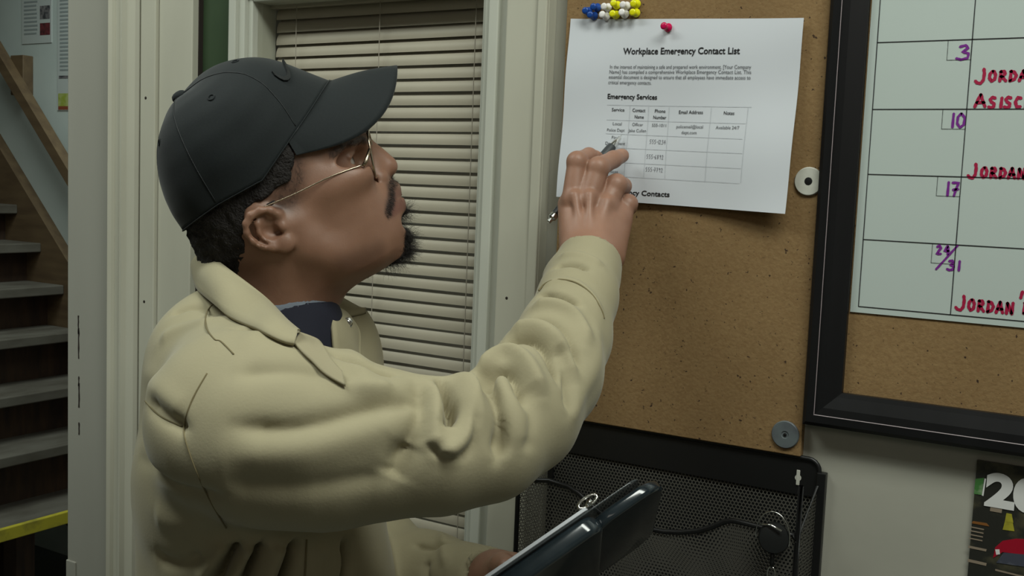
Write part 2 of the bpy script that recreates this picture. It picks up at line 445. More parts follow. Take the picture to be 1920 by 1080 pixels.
q = MB(); q.prism([(x0, zz(x0) - .040), (x1, zz(x1) - .040), (x1, zz(x1) + .020), (x0, zz(x0) + .020)], YW - .09, YW - .045); q.build('rail', M['wood'], hr)
pc = on_wall(38, 138, YW - .03)
q = MB(); q.box(pc[0] - .04, pc[0] + .04, YW - .046, YW - .0, pc[2] - .085, pc[2] + .07, bev=.003); q.build('rail_bracket', M['wood'], hr)

def poster(name, x0y0, x1y1, label, paint):
    a = on_wall(*x0y0, YW); c = on_wall(*x1y1, YW)
    t = empty(name, (a[0], YW, c[2]), label, 'poster')
    q = MB(); q.box(a[0], c[0], YW - .003, YW - .0005, c[2], a[2]); q.build('sheet', M['poster'], t)
    def bl(u0, u1, v0, v1, m, nm='printed_block'):
        q = MB(); q.box(a[0] + u0 * (c[0] - a[0]), a[0] + u1 * (c[0] - a[0]), YW - .0038, YW - .0031, c[2] + v0 * (a[2] - c[2]), c[2] + v1 * (a[2] - c[2])); q.build(nm, m, t)
    paint(bl); return t
def p1(bl):
    bl(.62, .95, .36, .56, M['photo_dark'], 'printed_photo'); bl(.62, .95, .12, .30, M['photo_red'], 'printed_photo')
    for i in range(14): bl(.08, .54 + random.uniform(-.04, .0), .14 + i * .06, .165 + i * .06, M['poster_text'], 'printed_line')
poster('wall_poster', (42, -40), (98, 80), 'pale poster with two small photos pinned on the white stair wall', p1)
def p2(bl):
    bl(.03, .97, .03, .12, M['lime'], 'printed_block'); bl(.03, .97, .005, .03, M['orange_red'], 'printed_block'); bl(.05, .95, .225, .245, M['photo_dark'], 'printed_block')
    for i in range(26): bl(.08, .9, .28 + i * .027, .292 + i * .027, M['poster_text'], 'printed_line')
poster('safety_poster', (109, -60), (168, 207), 'tall laminated poster with a lime bottom band beside the door casing', p2)

# ------------------------------------------------------------------ text helpers
def text_mesh(txt, size, bold=0.0, align='LEFT', width=None):
    cu_ = bpy.data.curves.new('t', 'FONT'); cu_.body = txt; cu_.size = size; cu_.align_x = align; cu_.offset = bold
    cu_.resolution_u = 6 if size > .03 else 3
    o = bpy.data.objects.new('t', cu_); COL.objects.link(o)
    dg = bpy.context.evaluated_depsgraph_get()
    me = bpy.data.meshes.new_from_object(o.evaluated_get(dg))
    bpy.data.objects.remove(o); bpy.data.curves.remove(cu_)
    if width and len(me.vertices):
        co = np.empty(len(me.vertices) * 3, np.float32); me.vertices.foreach_get('co', co); co = co.reshape(-1, 3)
        cur = co[:, 0].max() - co[:, 0].min(); co[:, 0] *= width / cur
        me.vertices.foreach_set('co', co.ravel())
    return me
def place_text(name, txt, x, z, size, m, parent, surf, bold=0., align='LEFT', width=None, slope=0., cut=None):
    me = text_mesh(txt, size, bold, align, width)
    if cut is not None or True:
        bm = bmesh.new(); bm.from_mesh(me)
        if cut is not None:
            bmesh.ops.bisect_plane(bm, geom=list(bm.verts) + list(bm.edges) + list(bm.faces), plane_co=(cut - x, 0, 0), plane_no=(1, 0, 0), clear_inner=True)
        bm.to_mesh(me); bm.free()
    co = np.empty(len(me.vertices) * 3, np.float32); me.vertices.foreach_get('co', co); co = co.reshape(-1, 3)
    X = co[:, 0] + x; Zv = co[:, 1] + z + slope * co[:, 0]
    co = np.stack([X, surf(X, Zv), Zv], 1).astype(np.float32)
    me.vertices.foreach_set('co', co.ravel()); me.update()
    me.materials.clear()
    return link(name, me, m, parent)
def lathe_stroke(q, pts, r, surf, m=0):     # a flat marker stroke following a surface
    P = [np.array(p, float) for p in pts]
    dense = [P[0]]
    for a, c in zip(P[:-1], P[1:]):
        for t in (.34, .67, 1): dense.append(a + (c - a) * t)
    L = []; Rr = []
    for i, p in enumerate(dense):
        t = dense[min(i + 1, len(dense) - 1)] - dense[max(i - 1, 0)]; t /= np.linalg.norm(t) + 1e-9
        n_ = np.array([-t[1], t[0]]) * r * (1 + .12 * math.sin(i * 2.1)); L.append(p + n_); Rr.append(p - n_)
    a = dense[0]; t = dense[0] - dense[1]; t /= np.linalg.norm(t) + 1e-9; s0 = a + t * r * .8
    t = dense[-1] - dense[-2]; t /= np.linalg.norm(t) + 1e-9; s1 = dense[-1] + t * r * .8
    V = [s0] + [x for pr in zip(L, Rr) for x in pr] + [s1]
    v3 = [(p[0], float(surf(p[0], p[1])), p[1]) for p in V]; k = len(dense)
    f = [(0, 1, 2)] + [(1 + 2 * i, 3 + 2 * i, 4 + 2 * i, 2 + 2 * i) for i in range(k - 1)] + [(2 * k - 1, 2 * k + 1, 2 * k)]
    q.add(v3, f, m)
GL = {'J': [[(.55, 1), (.62, .7), (.58, .25), (.38, .02), (.1, .05), (-.08, .2)]],
      'O': [[(.45, .98), (.15, .75), (.1, .35), (.35, .03), (.7, .2), (.78, .6), (.6, .92), (.42, .98)]],
      'R': [[(.15, 0), (.22, .95)], [(.12, .9), (.55, .95), (.7, .75), (.5, .5), (.2, .45)], [(.35, .45), (.85, .02)]],
      'D': [[(.15, .02), (.2, .95)], [(.1, .93), (.5, .88), (.8, .55), (.65, .2), (.1, .02)]],
      'A': [[(.02, 0), (.2, .5), (.42, 1)], [(.42, 1), (.6, .5), (.82, .02)], [(.12, .36), (.75, .36)]],
      'N': [[(.12, 0), (.14, .95)], [(.14, .95), (.72, .05)], [(.74, .0), (.8, 1)]],
      'S': [[(.75, .88), (.45, 1), (.15, .8), (.3, .55), (.62, .4), (.65, .12), (.3, 0), (.0, .1)]],
      'I': [[(.3, 0), (.35, .95)]], 'C': [[(.75, .85), (.4, .98), (.12, .55), (.3, .08), (.75, .1)]], 'L': [[(.2, .98), (.15, .05), (.75, .08)]],
      '3': [[(.15, .9), (.55, 1), (.75, .8), (.35, .55), (.8, .42), (.75, .1), (.3, .0), (-.05, .1)]],
      '1': [[(.35, 0), (.38, 1)]], '0': [[(.45, 1), (.15, .75), (.12, .3), (.4, 0), (.75, .2), (.8, .7), (.45, 1)]],
      '7': [[(.1, .95), (.75, .97), (.5, .5), (.35, 0)], [(.2, .45), (.75, .5)]],
      '2': [[(.1, .8), (.4, 1), (.7, .75), (.1, .0), (.75, .05)]], '4': [[(.55, 1), (.1, .4), (.8, .42)], [(.6, .9), (.62, 0)]],
      '5': [[(.75, 1), (.2, .95), (.15, .6), (.6, .55), (.65, .15), (.1, 0)]], '8': [[(.7, .85), (.3, 1), (.2, .7), (.65, .35), (.4, 0), (.15, .3), (.7, .85)]],
      '6': [[(.6, 1), (.2, .5), (.2, .1), (.55, 0), (.7, .3), (.25, .4)]], '9': [[(.7, .8), (.3, 1), (.2, .65), (.65, .6), (.7, .9), (.55, 0)]],
      '-': [[(.1, .5), (.7, .5)]], "'": [[(.4, 1), (.3, .6)]]}
def write(q, s, x, z, h, wd, r, surf, slope=0., m=0):
    for ch in s:
        if ch in GL:
            for stv in GL[ch]:
                lathe_stroke(q, [(x + px * wd * .95, z + slope * px * wd + py * h) for px, py in stv], r, surf, m)
        adv = wd * (.62 if ch in "I1'-" else 1.08) if ch != ' ' else wd * .6
        x += adv; z += slope * adv

# ------------------------------------------------------------------ cork board and paper
CBX0, CBX1, CBZ0, CBZ1 = -.6075, -.303, 1.278, 2.05
b = MB(); b.box(CBX0, CBX1, -.011, -.0002, CBZ0, CBZ1, bev=.001)
b.build('cork_board', M['cork'], label='speckled brown cork board on the wall between window casing and black framed board', cat='cork board')

PX0, PX1, PZ0, PZ1 = -.609, -.3325, 1.534, 1.7425
def psurf(x, z, off=0.):
    u = (np.asarray(x) - PX0) / (PX1 - PX0); v = (np.asarray(z) - PZ0) / (PZ1 - PZ0)
    y = -.0128 - .004 * np.abs(u - .42) ** 2 * 4 - .006 * (1 - v) ** 2 - .0016 * np.sin(u * 9 + v * 3) * (1 - .4 * v) - .005 * np.clip(u - .75, 0, 1) * (1 - v) * 4 - .0012 * np.sin(v * 11 - u * 2)
    return y - off
# page corners follow the real sheet (slightly skewed)
def pxz(u, v):
    tl, tr, bl_, br = [on_wall(*p, -.014) for p in ((1070, 35), (1510, 35), (1049, 369), (1480, 401))]
    p = (1 - v) * ((1 - u) * bl_ + u * br) + v * ((1 - u) * tl + u * tr)
    return p[0], p[2]
sheet = empty('posted_page', (-.48, -.012, 1.53), 'white printed Workplace Emergency Contact List page pinned to the cork board', 'paper')
NU, NV = 60, 44
v = []; 
for j in range(NV + 1):
    for i in range(NU + 1):
        x, z = pxz(i / NU, j / NV); v.append((x, float(psurf(x, z)), z))
f = [(j * (NU + 1) + i, j * (NU + 1) + i + 1, (j + 1) * (NU + 1) + i + 1, (j + 1) * (NU + 1) + i) for j in range(NV) for i in range(NU)]
nv = len(v); v2 = v + [(a, c + .0002, e_) for a, c, e_ in v]
f2 = f + [tuple(reversed([i + nv for i in q])) for q in f]
link('page', mesh_from('page', np.array(v2), f2), M['paper'], sheet)
ps = lambda x, z: psurf(x, z, .0005)
def T(name, txt, px, py, hpx, m, bold=0., width=None, align='LEFT', cut=None, endpx=None):
    p = on_wall(px, py, -.016)
    if endpx:
        e2 = on_wall(*endpx, -.016); wdt = e2[0] - p[0]; sl = (e2[2] - p[2]) / wdt
    else: wdt = width; sl = -.012
    sz = hpx * 1.2 / FOC * 1.37
    c_ = on_wall(cut, py, -.016)[0] if cut else None
    return place_text(name, txt, p[0], p[2], sz, m, sheet, ps, bold, align, wdt, sl, c_)
T('title_line', 'Workplace Emergency Contact List', 1167, 101, 12, M['ink'], .0002, endpx=(1388, 101))
T('body_line', 'In the interest of maintaining a safe and prepared work environment, [Your Company', 1142, 128, 7, M['ink_grey'], endpx=(1408, 129))
T('body_line', 'Name] has compiled a comprehensive Workplace Emergency Contact List. This', 1141, 137.5, 7, M['ink_grey'], endpx=(1408, 138.5))
T('body_line', 'essential document is designed to ensure that all employees have immediate access to', 1140, 147, 7, M['ink_grey'], endpx=(1407, 149))
T('body_line', 'critical emergency contacts.', 1139, 157, 7, M['ink_grey'], endpx=(1219, 158))
T('heading_line', 'Emergency Services', 1137, 184.5, 9.5, M['ink'], .00016, endpx=(1229, 186))
for t, x0, x1, y in (('Service', 1145, 1168, 208), ('Contact', 1183, 1207, 209), ('Name', 1187, 1204, 221.5), ('Phone', 1225, 1245, 210.5), ('Number', 1222, 1247, 222.5), ('Email Address', 1271, 1317, 213), ('Notes', 1357, 1377, 215)):
    T('table_heading', t, x0, y, 6.5, M['ink'], .00004, endpx=(x1, y + .5))
for t, x0, x1, y in (('Local', 1147, 1163, 234), ('Police Dept', 1137, 1169, 246), ('Officer', 1183, 1203, 235.5), ('Jake Cullen', 1177, 1210, 247), ('555-1011', 1220, 1247, 237), ('policemail@local', 1267, 1318, 240), ('dept.com', 1277, 1306, 251), ('Available 24/7', 1343, 1388, 242), ('Fire', 1146, 1158, 260), ('Department', 1135, 1171, 271), ('services', 1137, 1160, 324)):
    T('table_text', t, x0, y, 6, M['ink_grey'], endpx=(x1, y + .7))
T('heading_line', 'Emergency Contacts', 1138, 363, 9.5, M['ink'], .00016, endpx=(1255, 369))
q = MB()
for s, x, y in (('555-1234', 1217, 269), ('555-6892', 1212, 297), ('555-7792', 1211, 321)):
    p = on_wall(x, y, -.016); write(q, s, p[0], p[2], .0046, .0026, .00022, ps, -.03)
q.build('handwritten_numbers', M['pencil'], sheet)
q = MB()
def rl(a, c):
    pa, pb = on_wall(*a, -.016), on_wall(*c, -.016); lathe_stroke(q, [(pa[0] + (pb[0] - pa[0]) * t / 6, pa[2] + (pb[2] - pa[2]) * t / 6) for t in range(7)], .00016, ps)
for a, c in (((1137, 196), (1410, 201)), ((1136, 224), (1400, 232)), ((1135, 250), (1395, 261)), ((1134, 276), (1395, 288)), ((1133, 303), (1393, 316)), ((1133, 329), (1390, 344)),
             ((1179, 197), (1172, 330)), ((1214, 199), (1208, 332)), ((1253, 200), (1247, 334)), ((1334, 201), (1324, 340)), ((1404, 202), (1393, 343))):
    rl(a, c)
q.build('table_rules', M['ink_pale'], sheet)

# pins
def pin(px, py, m, lab, grp, y=-.011):
    p = on_wall(px, py, y - .006)
    tilt = np.array([random.uniform(-.12, .12), -1, random.uniform(-.12, .12)])
    t = empty('push_pin', (p[0], y, p[2]), lab, 'push pin', grp)
    q = MB(); q.lathe((p[0], y, p[2]), tilt, [(.0006, .0010), (.0008, .0046), (.0018, .0050), (.0030, .0046), (.0042, .0027), (.0075, .0021), (.0090, .0026), (.0100, .0037), (.0112, .0040), (.0122, .0036), (.0126, .002)], 20)
    q.build('head', m, t, ang=1.2)
    q = MB(); q.lathe((p[0], y + .003, p[2]), tilt, [(0, .0003), (.0042, .0005)], 6); q.build('needle', M['chrome'], t)
pl = {'blue': [((1100, 20), 'left end of the pin cluster'), ((1117, 13), 'top of the three blue ones'), ((1111, 29), 'lowest of the three blue ones')],
      'white': [((1137, 13), 'beside the blue pins, upper one'), ((1134, 30), 'beside the blue pins, lower one'), ((1172, 10), 'between yellow pins, upper one'), ((1169, 26), 'between yellow pins, lower one')],
      'yellow': [((1154, 9), 'between white pins, upper one'), ((1152, 27), 'between white pins, lower one'), ((1191, 6), 'at the right end, upper one'), ((1190, 23), 'at the right end, lower one')]}
for c_, L in pl.items():
    for (px, py), w_ in L:
        pin(px, py, M[c_ + '_pin'], '%s push pin stuck in cork above the page, %s' % (c_, w_), 'push pins above the page')
pin(1250, 51, M['red_pin'], 'crimson push pin holding the printed page at its top edge', None, float(psurf(*[on_wall(1247, 50, -.015)[i] for i in (0, 2)])) - .0004)
def washer(px, py, r, m, y, lab, hub):
    p = on_wall(px, py, y - .002); t = empty('washer', (p[0], y, p[2]), lab, 'washer')
    q = MB(); q.lathe((p[0], y, p[2]), (0, -1, 0), [(0, r), (.0018, r), (.0028, r * .94), (.0028, r * .28), (.002, r * .24)], 36); q.build('disc', m, t, ang=.6)
    q = MB(); q.lathe((p[0], y - .0018, p[2]), (0, -1, 0), [(0, r * hub), (.0012, r * hub), (.0016, r * hub * .5)], 16); q.build('screw', M['black_metal'], t, ang=.6)
washer(1516, 340, .0148, M['washer_white'], -.011, 'round white washer with dark screw at the right edge of the cork board', .27)
washer(1472, 815, .0148, M['washer_grey'], -.011, 'round grey washer with black screw at the lower right corner of the cork', .12)

# ------------------------------------------------------------------ black framed board with calendar
fb = empty('framed_board', (.1, 0, 1.31), 'large black framed cork board holding the white wall calendar, at the right edge', 'notice board')
FX0, FX1, FZ0, FZ1 = -.3005, .55, 1.3155, 2.2; FW = .0365
q = MB()
fp = [(0, 0), (0, -.020), (.004, -.0235), (.0115, -.0235), (.0125, -.0215), (.020, -.0205), (.032, -.016), (FW, -.0145), (FW, 0)]
cor = [(FX0, FZ0, 1, 1), (FX1, FZ0, -1, 1), (FX1, FZ1, -1, -1), (FX0, FZ1, 1, -1)]
V = []; Fc = []; npf = len(fp)
for (x, z, sx, sz) in cor:
    for (o_, y) in fp: V.append((x + sx * o_, y - .0006, z + sz * o_))
mi = []
for c_ in range(4):
    c2 = (c_ + 1) % 4
    for i in range(npf - 1):
        Fc.append((c_ * npf + i, c_ * npf + i + 1, c2 * npf + i + 1, c2 * npf + i))
q.add(V, Fc)
q.build('black_moulding', M['black_frame'], fb)
q = MB()
g = .0118
for (a, c_) in zip(cor, cor[1:] + cor[:1]):
    q.tube([(a[0] + a[2] * g, -.0232, a[1] + a[3] * g), (c_[0] + c_[2] * g, -.0232, c_[1] + c_[3] * g)], .0006, 6)
q.build('bevel_highlight', M['frame_line'], fb, label='thin pale highlight painted along the ridge of the black frame')  # highlight of the glossy bevel, painted as a pale strip
q = MB(); q.box(FX0 + .03, FX1 - .03, -.008, -.0005, FZ0 + .03, FZ1 - .03); q.build('cork_panel', M['cork'], fb)
# calendar
cy_ = -.0095
cal = empty('planner_sheet', (.0, -.008, 1.42), 'white laminated month planner with purple dates and crimson handwriting in the black frame', 'calendar')
q = MB(); q.box(-.2625, .45, cy_, -.0082, 1.4362, 2.1); q.build('sheet', M['board_white'], cal)
flat = lambda x, z: cy_ - .0004 + 0 * np.asarray(x)
q = MB()
def gl(x0, z0, x1, z1, r=.00042): lathe_stroke(q, [(x0, z0), ((x0 + x1) / 2, (z0 + z1) / 2), (x1, z1)], r, flat)
zl = [on_wall(1640, p, cy_)[2] for p in (80, 205, 327, 450, 570)]
zl[4] = 1.4425
cw = .088; xg = -.2545
zt = zl[0] + (zl[0] - zl[1])
for z in [zt, zt + .066] + zl: gl(xg, z, .40, z)
for i in range(8): gl(xg + i * cw, zl[4], xg + i * cw, zt + .066)
for z in [zt] + zl[:4]:
    for i in range(7):
        x = xg + (i + 1) * cw
        gl(x - .0215, z, x - .0215, z - .019, .0002); gl(x - .0215, z - .019, x, z - .019, .0002)
q.build('grid_lines', M['ink'], cal)
q = MB()
def dt(s, px, py, h, wd):
    q = MB(); p = on_wall(px, py, cy_); write(q, s, p[0], p[2], h, wd, .00120, flat); q.build('purple_date', M['purple_ink'], cal)
dt('3', 1794, 112, .0135, .0135); dt('10', 1779, 239, .0135, .010); dt('17', 1770, 367, .0135, .0095)
dt('24', 1755, 476, .0085, .0065); dt('31', 1776, 506, .0095, .0075)
p0, p1_ = on_wall(1755, 505, cy_), on_wall(1796, 460, cy_); lathe_stroke(q, [(p0[0], p0[2]), ((p0[0] + p1_[0]) / 2, (p0[2] + p1_[2]) / 2), (p1_[0], p1_[2])], .0010, flat); q.build('purple_slash', M['purple_ink'], cal)
def wr(s, px, py, h, wd):
    q = MB(); p = on_wall(px, py, cy_); write(q, s, p[0], p[2], h, wd, .00145, flat); q.build('crimson_word', M['red_ink'], cal)
wr('J', 1830, 157, .0140, .0115); wr('ORDAN', 1853, 153, .0100, .0082)
wr('A', 1827, 201, .0122, .0122); wr('SISCL', 1853, 202, .0100, .0080)
wr('J', 1816, 334, .0140, .0105); wr('ORDAN', 1838, 333, .0100, .0075)
wr('J', 1793, 581, .0145, .0112); wr('ORDAN', 1814, 582, .0112, .0078); wr("'", 1904, 578, .0165, .0130); wr('D', 1917, 588, .0112, .0085)

# picture calendar lower right
pcx = empty('picture_calendar', (-.09, 0, 1.1), 'dark picture calendar with big white 20 and a red car, hanging below the framed board', 'calendar')
KX0, KZ1 = -.1325, 1.302; KX1 = .18
q = MB(); q.box(KX0, KX1, -.004, -.0004, KZ1 - .26, KZ1); q.build('cover', M['cal_print'], pcx)
ky = -.0042
def kp(pts, m, nm, dy=.0):
    L = [on_wall(px, py, ky) for px, py in pts]
    q = MB(); q.prism([(p[0], p[2]) for p in L], ky - .0002 - dy, ky + .0003); q.build(nm, m, pcx)
kp([(1829, 898), (1845, 896), (1841, 928), (1826, 926)], M['cal_green'], 'printed_leaves')
kp([(1846, 897), (1849, 898), (1844, 930), (1841, 929)], M['cal_white'], 'printed_post')
kp([(1858, 945), (1880, 948), (1878, 962), (1856, 958)], M['cal_tan'], 'printed_panel')
kp([(1824, 977), (1850, 981), (1855, 987), (1822, 981)], M['cal_orange'], 'printed_shelf')
kp([(1884, 978), (1899, 980), (1902, 996), (1880, 993)], M['cal_yellow'], 'printed_bin')
kp([(1887, 962), (1897, 964), (1900, 980), (1884, 978)], M['cal_yellow'], 'printed_bin', .0001)
kp([(1866, 1026), (1880, 1014), (1905, 1010), (1960, 1013), (1960, 1045), (1880, 1035), (1862, 1046)], M['cal_red'], 'printed_car')
kp([(1882, 1036), (1960, 1043), (1960, 1068), (1868, 1055)], M['cal_grey'], 'printed_grille', .0001)
kp([(1866, 1030), (1874, 1030), (1875, 1039), (1868, 1040)], M['cal_white'], 'printed_headlight', .0002)
for i in range(4):
    kp([(1820 - i, 987 + i * 7), (1845 - i, 992 + i * 7), (1845 - i, 994 + i * 7), (1820 - i, 989 + i * 7)], M['cal_tan'], 'printed_shelf_row')
kp([(1816, 1023), (1850, 1030), (1849, 1034), (1815, 1027)], M['cal_tan'], 'printed_bench')
kp([(1866, 1067), (1960, 1090), (1960, 1093), (1866, 1070)], M['cal_tan'], 'printed_stripe')
kp([(1815, 1048), (1850, 1056), (1849, 1061), (1814, 1053)], M['cal_tan'], 'printed_bench')
p = on_wall(1847, 944, ky)
kf = lambda x, z: ky - .0006 + 0 * np.asarray(x)
place_text('year_digits', '20', p[0], p[2], .0435, M['cal_white'], pcx, kf, .0022, width=.052, slope=.0)

# ------------------------------------------------------------------ black mesh wall pocket
po = empty('mesh_wall_pocket', (-.44, 0, 1.0), 'black wire mesh file pocket mounted on the wall below the cork board', 'wall pocket')
BX0, BX1 = -.600, -.283; BZ1 = 1.2765; BZ0 = .98; BH = .0405
q = MB()
r_ = .012
pts = [(BX0, BZ1 - BH), (BX1, BZ1 - BH)] + [(BX1 - r_ + r_ * math.cos(t), BZ1 - r_ + r_ * math.sin(t)) for t in np.linspace(0, PI / 2, 6)] + [(BX0 + r_ - r_ * math.sin(t), BZ1 - r_ + r_ * math.cos(t)) for t in np.linspace(0, PI / 2, 6)]
q.prism(pts, -.006, -.001)
bar = q.build('top_bar', M['black_metal'], po)
q = MB(); q.tube([(BX0 + .001, -.006, BZ1 - BH)] + [(x, -.0065, z) for x, z in [(p_[0], p_[1]) for p_ in reversed(pts[2:])]] + [(BX1, -.006, BZ1 - BH)], .0024, 8); q.build('rim_wire', M['black_metal'], po, smooth=True)
for px, py in ((1496, 897), (1058, 826)):
    p = on_wall(px, py, -.007); q = MB()
    q.lathe((p[0], -.0058, p[2] + .0005), (0, -1, 0), [(0, .0034), (.0008, .0034)], 16); q.box(p[0] - .0019, p[0] + .0019, -.0072, -.0058, p[2] - .0075, p[2] + .009, bev=.0006)
    q.build('keyhole_slot', M['washer_white'], bar, label='pale keyhole slot showing the wall')
DP = .058
LX0, LX1 = -.607, -.283
def hexnet(name, P0, U_, V_, lu, lv, step, r, parent, clip=None, flat_=True):
    # honeycomb wire net as real strips: hexagon walls
    a = step / math.sqrt(3); vs = {}; Vv = []; Fq = []
    Un = np.array(U_, float); Vn = np.array(V_, float); Nn = np.cross(Un, Vn); P0 = np.array(P0, float)
    segs = set()
    nu = int(lu / step) + 2; nvv = int(lv / (1.5 * a)) + 2
    for j in range(nvv):
        for i in range(nu):
            cx = i * step + (step / 2 if j % 2 else 0); cz = j * 1.5 * a
            hx = [(cx + a * math.sin(k * PI / 3), cz + a * math.cos(k * PI / 3)) for k in range(6)]
            for k in range(6):
                A, B = hx[k], hx[(k + 1) % 6]
                A = (round(A[0], 5), round(A[1], 5)); B = (round(B[0], 5), round(B[1], 5))
                segs.add((min(A, B), max(A, B)))
    for A, B in segs:
        mx, mz = (A[0] + B[0]) / 2, (A[1] + B[1]) / 2
        if mx < 0 or mx > lu or mz < 0 or mz > lv: continue
        if clip and not clip(mx, mz): continue
        A = np.array(A); B = np.array(B); t = (B - A) / np.linalg.norm(B - A); n2 = np.array([-t[1], t[0]]) * r
        base = len(Vv)
        for q_ in (A + n2, A - n2, B - n2, B + n2): Vv.append(P0 + Un * q_[0] + Vn * q_[1])
        Fq.append((base, base + 1, base + 2, base + 3))
    me = mesh_from(name, np.array(Vv), np.array(Fq), False)
    return link(name, me, M['mesh_metal'], parent, kind='stuff')
q = MB(); q.box(LX0, LX1, -.0012, -.0006, BZ0, BZ1 - BH - .0); q.build('back_plate', M['black_plastic'], po)
hexnet('back_mesh', (LX0, -.004, BZ0), (1, 0, 0), (0, 0, 1), LX1 - LX0, BZ1 - BH - BZ0, .0042, .00055, po)
# front panel with a dipped wire rim
rim_px = [(972, 905), (996, 900), (1030, 901), (1065, 912), (1085, 925), (1106, 945), (1130, 965), (1170, 982), (1213, 991), (1245, 997), (1278, 998), (1310, 995), (1335, 988), (1358, 978), (1375, 976), (1400, 982), (1440, 992), (1470, 999), (1488, 1003), (1495, 1016)]
rim = [on_wall(*p_, -DP) for p_ in rim_px]
XF0, XF1 = rim[0][0], rim[-1][0]
rim = rim + [np.array([XF1, -DP, z]) for z in (1.26, 1.15, BZ0)]
q = MB(); q.tube([(XF0, -DP, BZ0)] + rim, .0029, 8); q.build('front_rim', M['black_metal'], po, smooth=True)
rx = np.array([p_[0] for p_ in rim[:20]]); rz = np.array([p_[2] for p_ in rim[:20]])
hexnet('front_mesh', (XF0, -DP, BZ0), (1, 0, 0), (0, 0, 1), XF1 - XF0, .34, .0042, .00055, po, clip=lambda u_, v_: BZ0 + v_ < np.interp(XF0 + u_, rx, rz) - .001)
# side panels
sl = np.array([XF0 - LX0, -DP, 0]); L_ = np.linalg.norm(sl)
hexnet('side_mesh', (LX0, -.002, BZ0), sl / L_, (0, 0, 1), L_, .36, .0042, .00055, po, clip=lambda u_, v_: BZ0 + v_ < 1.245 - u_ / L_ * (1.245 - rz[0]))
sr = np.array([XF1 - LX1, -DP, 0]); L2 = np.linalg.norm(sr)
hexnet('side_mesh', (LX1, -.002, BZ0), sr / L2, (0, 0, 1), L2, .38, .0042, .00055, po, clip=lambda u_, v_: BZ0 + v_ < 1.252 - u_ / L2 * (1.252 - rz[-1]))
q = MB()
q.tube([(LX0, -.003, BZ0), (LX0, -.003, 1.245), tuple(rim[0])], .0030, 8); q.build('side_frame', M['black_metal'], po)
q = MB(); q.tube([(LX1, -.003, BZ0), (LX1, -.003, 1.255), tuple(rim[19] + np.array([0, 0, .004]))], .0021, 8)
q.build('side_frame', M['black_metal'], po)
q = MB(); q.box(LX1 - .002, LX1 + .0075, -.010, -.001, BZ0, 1.264, bev=.001)
q.build('side_flange', M['black_metal'], po)
q = MB(); q.box(LX0 - .001, LX0 + .006, -.007, -.001, BZ0, 1.245, bev=.001)
q.build('side_flange', M['black_metal'], po)
q = MB(); q.box(LX0, LX1, -DP, -.001, BZ0 - .002, BZ0 + .001); q.build('bottom_plate', M['black_metal'], po)

# badge reel hanging on the rim
rc = on_wall(1446, 1010, -DP - .012)
br = empty('badge_reel', tuple(rc), 'black round badge reel with a chrome wire loop hanging on the mesh pocket rim', 'badge reel')
q = MB(); q.lathe((rc[0], -DP - .004, rc[2]), (.35, -1, .1), [(0, .0135), (.001, .0155), (.008, .0158), (.0105, .0145), (.0115, .008)], 32); q.build('reel_body', M['black_plastic'], br, ang=.8)
q = MB(); ang = np.linspace(-.35, PI + .2, 22)
q.tube([(rc[0] + .0005 + .0175 * math.cos(a), -DP - .009 - .002 * math.sin(a), rc[2] + .002 + .026 * math.sin(a)) for a in ang], .0007, 8); q.build('wire_loop', M['chrome'], br, smooth=True)
q = MB(); q.tube([(rc[0] - .012, -DP - .015, rc[2] + .0135), (rc[0], -DP - .0165, rc[2] + .0155), (rc[0] + .011, -DP - .015, rc[2] + .011)], .0011, 8); q.build('chrome_bail', M['chrome'], br, smooth=True)
q = MB(); q.tube([(rc[0] + .001, -DP - .008, rc[2] - .014), (rc[0] + .001, -DP - .008, rc[2] - .030)], .0022, 8); q.build('strap', M['black_plastic'], br, smooth=True)
q = MB(); q.tube([(rc[0] + .001 + .004 * math.cos(a), -DP - .008, rc[2] - .038 + .008 * math.sin(a)) for a in np.linspace(0, 2 * PI, 16)[:-1]], .0008, 6, closed=True); q.build('ring', M['chrome'], br, smooth=True)
